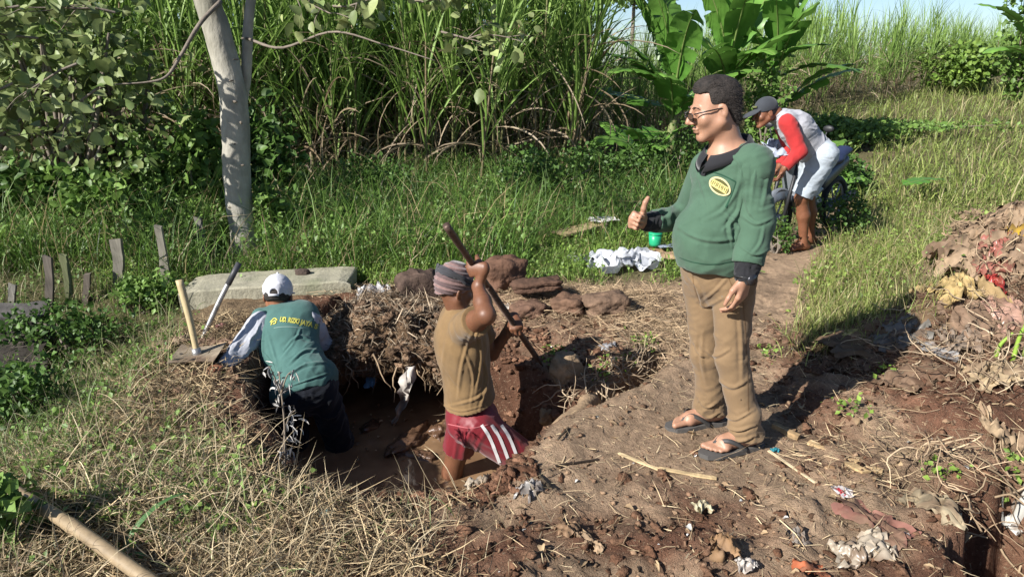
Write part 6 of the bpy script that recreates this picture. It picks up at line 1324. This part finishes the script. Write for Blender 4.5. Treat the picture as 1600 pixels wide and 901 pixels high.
# ---- banana plants
def banana_leaf(base, az, el, L, W, droop, seed):
    r = np.random.default_rng(seed); ns = 22; s = np.linspace(0, 1, ns); ang = el - droop * s ** 1.4
    d = np.column_stack([np.cos(ang) * math.cos(az), np.cos(ang) * math.sin(az), np.sin(ang)]); P = np.concatenate([[base], base + np.cumsum((d[1:] + d[:-1]) / 2 * L / (ns - 1), 0)])
    side = V3(-math.sin(az), math.cos(az), 0); tw = r.normal() * .35; up = np.cross(d, side); sd_ = side * math.cos(tw) + up * math.sin(tw); up = np.cross(d, sd_)
    q = np.clip((s - .14) / .86, 0, 1); w = W / 2 * np.where(s < .14, .05, np.clip(np.sin(np.pi * np.clip(q * .94 + .05, 0, 1)) ** .55, .04, 1)); ac = Acc(); c0 = V3(.075, .20, .028) * r.uniform(.7, 1.3); c1 = V3(.15, .29, .055) * r.uniform(.8, 1.2)
    for sg in (-1, 1):
        i = 0
        while i < ns - 1:
            j = min(ns - 1, i + int(r.integers(3, 9))); n = j - i + 1; e = np.linspace(0, 1, n); tear = 1 - .10 * r.random(); dr = r.uniform(.15, .55); X = []
            for k, a in enumerate((0, .35, .7, 1)):
                sq = (1 - .10 * a * np.abs(2 * e - 1) ** 2.5); idx = np.arange(i, j + 1); mid = (P[i] + P[j]) / 2
                c = P[idx] * sq[:, None] + mid * (1 - sq)[:, None] if 0 else P[idx]
                shift = (e - .5)[:, None] * (-.22 * a * (P[j] - P[i]) * r.uniform(.5, 1))
                X.append(c + shift + sd_[idx] * (sg * w[idx] * a * tear)[:, None] + up[idx] * (w[idx] * (.28 * a - dr * a * a))[:, None] + up[idx] * (.010 * np.sin(idx * 2.1 + sg))[:, None] * a)
            V = np.stack(X, 1); f = grid_faces(n, 4); ac.add(V, f if sg > 0 else f[:, ::-1], np.repeat((c0 * (1 - s[i:j + 1, None]) + c1 * s[i:j + 1, None]), 4, 0)); i = j
    V, F = tube(P, np.linspace(.020, .003, ns) * (L / 1.5), 5, False); ac.add(V, F, V3(.22, .30, .09))
    return ac.get()
def banana(px, py, Y, H, leaves_, lab, group='banana plants at the end of the cane', pxw=.09, seed=0):
    b = U(px, py, Y); b[2] = H1(b[0], b[1]) - .03; root = thing('banana_plant', lab, 'banana plant', b, group)
    t = b + V3(random.uniform(-.1, .1), 0, H); V, F = tube(spline([b, (b + t) / 2 + V3(.03, 0, 0), t], 14), np.linspace(pxw, pxw * .6, 14), 12, True, .06); part('pseudostem', V, F, pm('banana_stem', (.20, .22, .09), rough=.5, nscale=8, namt=.3, bump=.3, alpha2=(.16, .10, .05), stretch=(1, 1, .2)), root)
    for i, (az, el, L, W, dr) in enumerate(leaves_):
        V, F, C = banana_leaf(t - Z3 * .55 * H * random.random() ** 1.5 * (el < 70), rad(az), rad(el), L, W * .98, dr, seed * 50 + i); part('leaf', V, F, M_BANANA, root, col=C)
banana(1040, 245, 10.8, 1.25, [(182, 50, 1.5, .50, 1.1), (172, 22, 1.55, .52, .6), (198, 66, 1.6, .50, 1.0), (212, 38, 1.4, .48, 1.0), (100, 75, 1.7, .55, .6), (160, 76, 1.8, .56, .5), (252, 58, 1.5, .52, 1.2), (350, 50, 1.4, .50, 1.0), (285, 40, 1.2, .46, 1.2), (190, 4, 1.4, .46, .5), (135, 84, 1.7, .55, .3), (225, 78, 1.6, .52, .6), (268, 70, 1.6, .52, 1.0)], 'broad leaved banana plant left of the head of the standing man', seed=1)
banana(1120, 235, 11.4, 1.5, [(180, 55, 1.7, .55, .8), (90, 82, 1.8, .56, .4), (20, 70, 1.7, .54, .6), (240, 50, 1.5, .52, 1.1), (300, 60, 1.6, .54, 1.0), (340, 45, 1.6, .50, .9), (270, 72, 1.7, .54, .8), (205, 75, 1.7, .52, .6), (150, 78, 1.8, .56, .4), (255, 84, 1.7, .52, .4), (285, 48, 1.3, .46, 1.3)], 'tallest banana plant in the middle of the clump', seed=2)
banana(1195, 225, 11.6, 1.4, [(2, 46, 1.6, .44, .75), (15, 80, 1.8, .56, .35), (350, 60, 1.5, .50, 1.0), (270, 60, 1.6, .54, 1.0), (60, 78, 1.7, .54, .4), (200, 66, 1.5, .50, .8), (320, 25, 1.3, .46, .9), (95, 85, 1.8, .54, .3), (290, 76, 1.7, .52, .7), (240, 70, 1.5, .50, .8)], 'right hand banana plant with one leaf arching far to the right', seed=3)
banana(1235, 215, 9.6, .35, [(20, 40, 1.1, .34, .5), (330, 20, 1.0, .34, .7), (100, 65, 1.1, .34, .5), (290, 45, 1.0, .32, .9), (250, 60, .9, .3, .8), (60, 50, 1.0, .3, .6)], 'young banana sucker behind the grey cap', None, .05, seed=4)
banana(1010, 240, 10.2, .45, [(200, 40, 1.0, .34, .9), (230, 55, 1.0, .34, .9), (160, 60, 1.1, .36, .7), (270, 40, .9, .3, 1.1), (300, 60, 1.0, .3, .8)], 'young banana sucker low beside the cane', None, .05, seed=5)
banana(1605, 160, 15.5, 2.1, [(180, 50, 1.7, .5, .9), (150, 70, 1.9, .5, .6), (200, 25, 1.5, .45, .9), (230, 60, 1.6, .5, .9), (100, 78, 1.8, .5, .4), (185, 75, 1.8, .5, .5), (270, 50, 1.5, .45, 1.0)], 'banana plant at the right edge of the meadow', None, .12, seed=6)
# fallen banana leaf behind the standing man, and the one on the grass to the right
for p_, az, L, W, lab in ((at(1010, 385, .12), 20, .8, .34, 'green banana leaf lying in the grass behind the green cup'), (at(1195, 430, .03), 170, .5, .24, 'green leaf on the path behind the hand with the watch'), (at(1400, 322, .25), 20, .7, .34, 'single broad green leaf in the meadow grass')):
    V, F, C = banana_leaf(p_, rad(az), rad(12), L, W, .35, int(L * 100)); solo('banana_leaf', V, F, M_BANANA, lab, 'leaf', col=C)
# ---- bushes and leafy weeds
def bush(px, py, Y, r, n, size, ca, cb, lab, name='bush', group=None, lob=6, zmul=1.0, stems=7, leafmat=None):
    b = U(px, py, Y); b[2] = H1(b[0], b[1]); root = thing(name, lab, 'bush' if name == 'bush' else 'plant', b, group); r = np.asarray(r, float)
    ce = [V3(*(rng.normal(size=2) * .45), rng.uniform(.35, 1.0)) for _ in range(lob)]; k = rng.integers(0, lob, n); d = rng.normal(size=(n, 3)); d /= np.linalg.norm(d, axis=1, keepdims=True)
    p = np.array(ce)[k] + d * (.25 + .35 * rng.random((n, 1)) ** .5) * rng.uniform(.7, 1.2, (lob, 1))[k]; p = p * r; p[:, 2] = np.abs(p[:, 2]); p += b
    V, F, C = broadleaf(p, size, ca, cb, hang=.2, flat=size < .07); part('foliage', V, F, leafmat or M_LEAF, root, col=C)['kind'] = 'stuff'
    ac = Acc()
    for i in range(stems): e = b + np.array(ce[i % lob]) * r; ac.add(*tube(spline([b + V3(*(rng.normal(size=2) * .03), -.03), (b + e) / 2 + rng.normal(size=3) * .04, e], 7), np.linspace(.012, .004, 7) * (1 + r[2]), 5, False))
    V, F, _ = ac.get(); part('stems', V, F, M_BARK2, root)
DG, MG, LG = (.045, .095, .020), (.095, .175, .035), (.17, .27, .06)
bush(1495, 160, 18.5, (1.0, .8, .85), 4200, .11, (.10, .18, .03), (.19, .28, .055), 'rounded bright green bush at the right end of the far cane')
bush(1592, 150, 16.5, (.6, .6, 2.0), 3000, .12, MG, LG, 'tall leafy shrub at the right edge below the banana leaves', lob=8)
bush(1345, 205, 12.5, (.9, .8, .40), 2600, .08, MG, LG, 'thick creeping bush on the meadow bank below the far cane', lob=8)
bush(1312, 240, 9.6, (.55, .4, .38), 2400, .065, DG, MG, 'dark leafy bush just right of the stooping man', lob=8)
bush(1420, 215, 13.5, (1.5, .9, .14), 900, .07, MG, LG, 'low light green creeper along the meadow top', lob=9)
bush(1205, 150, 10.9, (.28, .3, 1.15), 1500, .075, MG, LG, 'light green vine climbing the banana clump', lob=9)
bush(1040, 265, 9.6, (.75, .5, .65), 2160, .06, DG, MG, 'dark grassy bush left of the shoulder of the standing man', lob=9)
bush(850, 330, 8.6, (.55, .35, .50), 1800, .055, DG, MG, 'dark leafy weed clump left of the pointing hand', lob=9)
bush(930, 300, 9.4, (.6, .35, .45), 1440, .055, DG, MG, 'dark leafy weed clump above the split bamboo board', lob=8)
bush(1214, 380, 6.5, (.12, .10, .24), 500, .035, DG, MG, 'tuft of weeds between the standing man and the bare legs of the stooping man', lob=6)
bush(1318, 328, 6.95, (.34, .2, .42), 1300, .04, DG, MG, 'grassy dark tuft at the path edge behind the legs of the stooping man', lob=6)
bush(780, 365, 7.6, (.26, .2, .34), 1500, .04, MG, LG, 'small bright green weed right of the top of the iron bar', lob=7)
bush(600, 330, 8.0, (.55, .3, .5), 1560, .05, DG, MG, 'dark leafy weed clump in front of the cane', lob=8)
bush(500, 380, 6.8, (.35, .25, .42), 1200, .045, MG, LG, 'bright leafy weed behind the right end of the concrete beam', lob=8)
bush(440, 400, 6.3, (.2, .2, .52), 1100, .06, MG, LG, 'thin broad leaved weed right of the pale trunk', lob=6)
bush(425, 300, 7.6, (.32, .3, .9), 1560, .09, DG, MG, 'tall dark vine clump between the trunk and the cane', lob=9)
bush(310, 280, 7.2, (.3, .3, .85), 1200, .10, MG, LG, 'tall leafy shrub left of the pale trunk', lob=8)
bush(235, 300, 6.9, (.5, .35, .85), 1320, .075, DG, LG, 'leafy shrub with bright tips in the shade left of the trunk', lob=9)
bush(50, 370, 6.5, (.6, .3, .55), 1680, .085, DG, MG, 'large dark leaved weed clump at the left edge above the stakes', lob=9)
bush(165, 390, 6.4, (.40, .25, .50), 1320, .08, MG, LG, 'broad leaved weed behind the split stake', lob=8)
bush(215, 480, 5.0, (.32, .2, .22), 1140, .045, MG, LG, 'low bright weed clump right of the stakes', lob=8)
bush(120, 560, 4.6, (.34, .25, .26), 1320, .042, DG, MG, 'low dark weed clump right of the board pile', lob=8)
bush(40, 660, 3.6, (.30, .25, .28), 1500, .045, DG, MG, 'dark green weed at the left edge below the board pile', lob=7)
bush(10, 880, 2.2, (.14, .12, .20), 220, .06, MG, LG, 'broad leaved weed in the bottom left corner', lob=4)
bush(285, 395, 6.6, (.25, .2, .34), 1500, .045, MG, LG, 'yellowish green weed between the leaning stake and the trunk', lob=7)
for px, py, Y, n_, lab in ((-60, 250, 7.0, 2200, 'dark shrub thicket at the far left'), (110, 280, 6.9, 1800, 'shaded shrub with bare stems under the leaning tree'), (190, 250, 7.3, 1500, 'shaded shrub behind the curved bare branch')):
    bush(px, py, Y, (.75, .4, 2.0), int(n_ * .5), .115, (.09, .14, .04), (.27, .32, .12), lab, lob=10, stems=24)
def palmtree():
    b = U(985, 120, 40); b[2] = 0; root = thing('tree', 'small feathery tree far behind the cane and bananas', 'tree', b); V, F = tube([b, b + Z3 * 5.2], [.15, .08], 8); part('trunk', V, F, M_BARK2, root)
    n = 900; p = rng.normal(size=(n, 3)) * V3(1.0, .8, .35) + b + Z3 * 5.3; V, F, C = broadleaf(p, .32, MG, LG); part('crown', V, F, M_LEAF, root, col=C)['kind'] = 'stuff'
palmtree()
# young green stems on the rubbish heap, reed leaf bottom left
for i, (px, py, h_, lab) in enumerate(((1582, 565, .33, 'bright green shoot rising from the right of the rubbish heap'), (1555, 560, .16, 'shorter green shoot left of the bright one'), (1598, 560, .25, 'green shoot cut by the right edge'))):
    b = at(px, py); V, F = tube(spline([b, b + V3(.01, 0, h_ * .5), b + V3(.05, -.02, h_)], 8), np.linspace(.013, .007, 8), 7); solo('green_shoot', V, F, pm('shoot_green', (.22, .34, .05), rough=.4, bump=.05), lab, 'plant')
V, F, nv = ribbons([at(185, 880, .0)] * 2, [rad(55), rad(-20)], [rad(60), rad(50)], [1.9, 1.2], [.42, .2], [.035, .025], 14, .3, taper=.6); root = solo('reed', V, F, M_BLADE, 'single broad green reed blade bent over near the bamboo pole', 'reed', col=V3(.10, .21, .07))
# broad small leaves among the grasses
def herb(name, xy, size, ca, cb, zr, dens=5):
    n = len(xy) * dens; p = np.repeat(np.column_stack([xy, height(xy[:, 0], xy[:, 1], False)]), dens, 0); p += np.column_stack([rng.normal(size=(n, 2)) * size * 1.1, rng.uniform(*zr, n)])
    V, F, C = broadleaf(p, size, ca, cb, hang=-.1, flat=True); tag(link(name, mesh(name, V, F, M_LEAF, col=C)), kind='stuff')
# ---- grasses
G1, G2 = (.045, .10, .018), (.11, .19, .04)
grn = lambda x, y: m_green(x, y) * (sdseg(x, y, [(-2.55, 5.12), (-1.28, 5.30)]) > .16)
meadow = lambda x, y: grn(x, y) * sstep(1.2, 1.8, x - .12 * (y - 5)) * (y < edge_r(np.clip(x, 4.5, 24)) + .5)
grass('meadow_grass', fan(36000, 3.6, 9, meadow, .2, 1.15, 1.7), .08, .26, .004, .009, (.14, .19, .04), (.28, .32, .09), .32, dryc=(.38, .32, .16))
grass('meadow_grass', fan(30000, 8.5, 34, meadow, .2, 1.15, 1.7), .14, .42, .010, .026, (.14, .19, .04), (.27, .31, .09), .18, dryc=(.36, .31, .16))
CLR = [(np.array(tb[:2]) + np.array([.0, -.25]), .33), (np.array(tb[:2]) + np.array([-.03, -.6]), .25)] + [(at(px, py)[:2], r_) for px, py, r_ in ((975, 424, .24), (950, 426, .2), (1000, 426, .2), (1022, 402, .12), (1010, 406, .2), (1040, 412, .2), (880, 384, .14), (915, 378, .14), (945, 372, .14), (975, 445, .2), (1010, 425, .15))]
def clear(x, y):
    m = np.ones(np.shape(x))
    for p_, r_ in CLR: m = m * (np.hypot(x - p_[0], y - p_[1]) > r_)
    return .08 + .92 * m
near_band = lambda x, y: grn(x, y) * (x < 1.9) * (x > -4) * sstep(5.0, 5.3, y) * clear(x, y)
grass('short_grass', fan(30000, 5.0, 7.2, near_band, -.62, .30, 1.2), .06, .24, .004, .010, (.10, .18, .03), (.24, .34, .075), .12)
tall = lambda x, y: grn(x, y) * clear(x, y) * (y < edge_y(np.clip(x, -12, 3.2)) + .9) * sstep(6.4, 7.3, y + .5 * fbm(x * 1.2, y * 1.2, oct=2, seed=77)) * (x < 3.0 + .1 * y)
grass('tall_grass', fan(36000, 6.2, 11.5, tall, -.9, .34, 1.2), .22, .66, .006, .014, (.06, .13, .022), (.17, .28, .055), .12, droop=(.4, 2.0), ns=3)
mid = lambda x, y: grn(x, y) * (x < .2) * sstep(5.42, 5.7, y + .3 * fbm(x * 1.5, y * 1.5, oct=2, seed=78)) * clear(x, y)
grass('tall_grass', fan(15000, 5.3, 7.6, mid, -.85, .02, 1.2), .26, .82, .006, .014, (.05, .12, .02), (.17, .28, .052), .16, droop=(.4, 2.0), ns=3)
herb('ground_weeds', fan(1100, 5.4, 7.4, mid, -.85, .02, 1.2), .045, MG, LG, (.05, .42))
leftb = lambda x, y: grn(x, y) * (x < -1.0)
offpole = lambda x, y: sdseg(x, y, [(-2.55, 2.80), tuple(on(0, 790)[:2]), tuple(on(110, 850)[:2]), (-1.05, 1.80)]) > .12
leftc = lambda x, y: leftb(x, y) * (.22 + .78 * np.maximum(sstep(-1.75, -2.2, x), sstep(4.4, 4.8, y))) * (offpole(x, y) * .85 + .15)
grass('bank_grass', fan(15000, 2.0, 6.6, leftc, -1.05, -.25, 1.4), .08, .32, .003, .008, (.08, .14, .03), (.22, .28, .09), .42, droop=(.4, 2.4), ns=4, dryc=(.36, .30, .18))
dryg = lambda x, y: (.2 + .8 * offpole(x, y)) * np.exp(-((x + 1.45) / .75) ** 2 - ((y - 2.45) / .85) ** 2) * (sdpoly(x, y, OUT) > .14) + .25 * np.exp(-((x + .8) / .4) ** 2 - ((y - 2.2) / .3) ** 2)
grass('dry_grass', scatter(7500, -2.8, -.2, 1.7, 3.8, dryg, 1.4), .06, .20, .003, .007, (.10, .14, .04), (.22, .25, .10), .72, droop=(.6, 2.6), ns=4, el=(30, 88), dryc=(.38, .31, .19))
straw('dry_grass', scatter(1800, -2.6, .2, 1.75, 3.2, dryg, 1.2), (.10, .32), (.002, .004), (.30, .23, .14), (.48, .40, .26), (0, .03), (20, 85), 6, droop=(-.5, 2.4))
herb('ground_weeds', fan(3600, 5.05, 6.9, near_band, -.6, .30, 1.2), .028, (.09, .17, .025), (.21, .30, .06), (.01, .13))
herb('ground_weeds', fan(1800, 6.6, 10.5, tall, -.75, .32, 1.2), .045, DG, MG, (.05, .40))
herb('ground_weeds', fan(1100, 2.0, 6.2, leftc, -1.05, -.28, 1.4), .030, MG, LG, (.01, .14))
herb('ground_weeds', fan(5200, 4.5, 22, meadow, .2, 1.15, 1.8), .03, (.12, .19, .035), (.23, .30, .07), (.02, .16))
herb('ground_weeds', scatter(420, -2.2, -.9, 2.2, 3.4, dryg, 1), .030, LG, (.20, .29, .07), (.01, .06))
sp = [at(x, y) for x, y in ((1000, 545), (1015, 552), (985, 556), (870, 560), (858, 568), (940, 590), (1380, 590), (1475, 745), (1590, 730), (1598, 760), (1330, 640), (1195, 560))]
herb('ground_weeds', np.repeat(np.array([q[:2] for q in sp]), 9, 0) + rng.normal(size=(len(sp) * 9, 2)) * .045, .028, (.11, .19, .03), (.22, .32, .06), (.01, .06), 4)
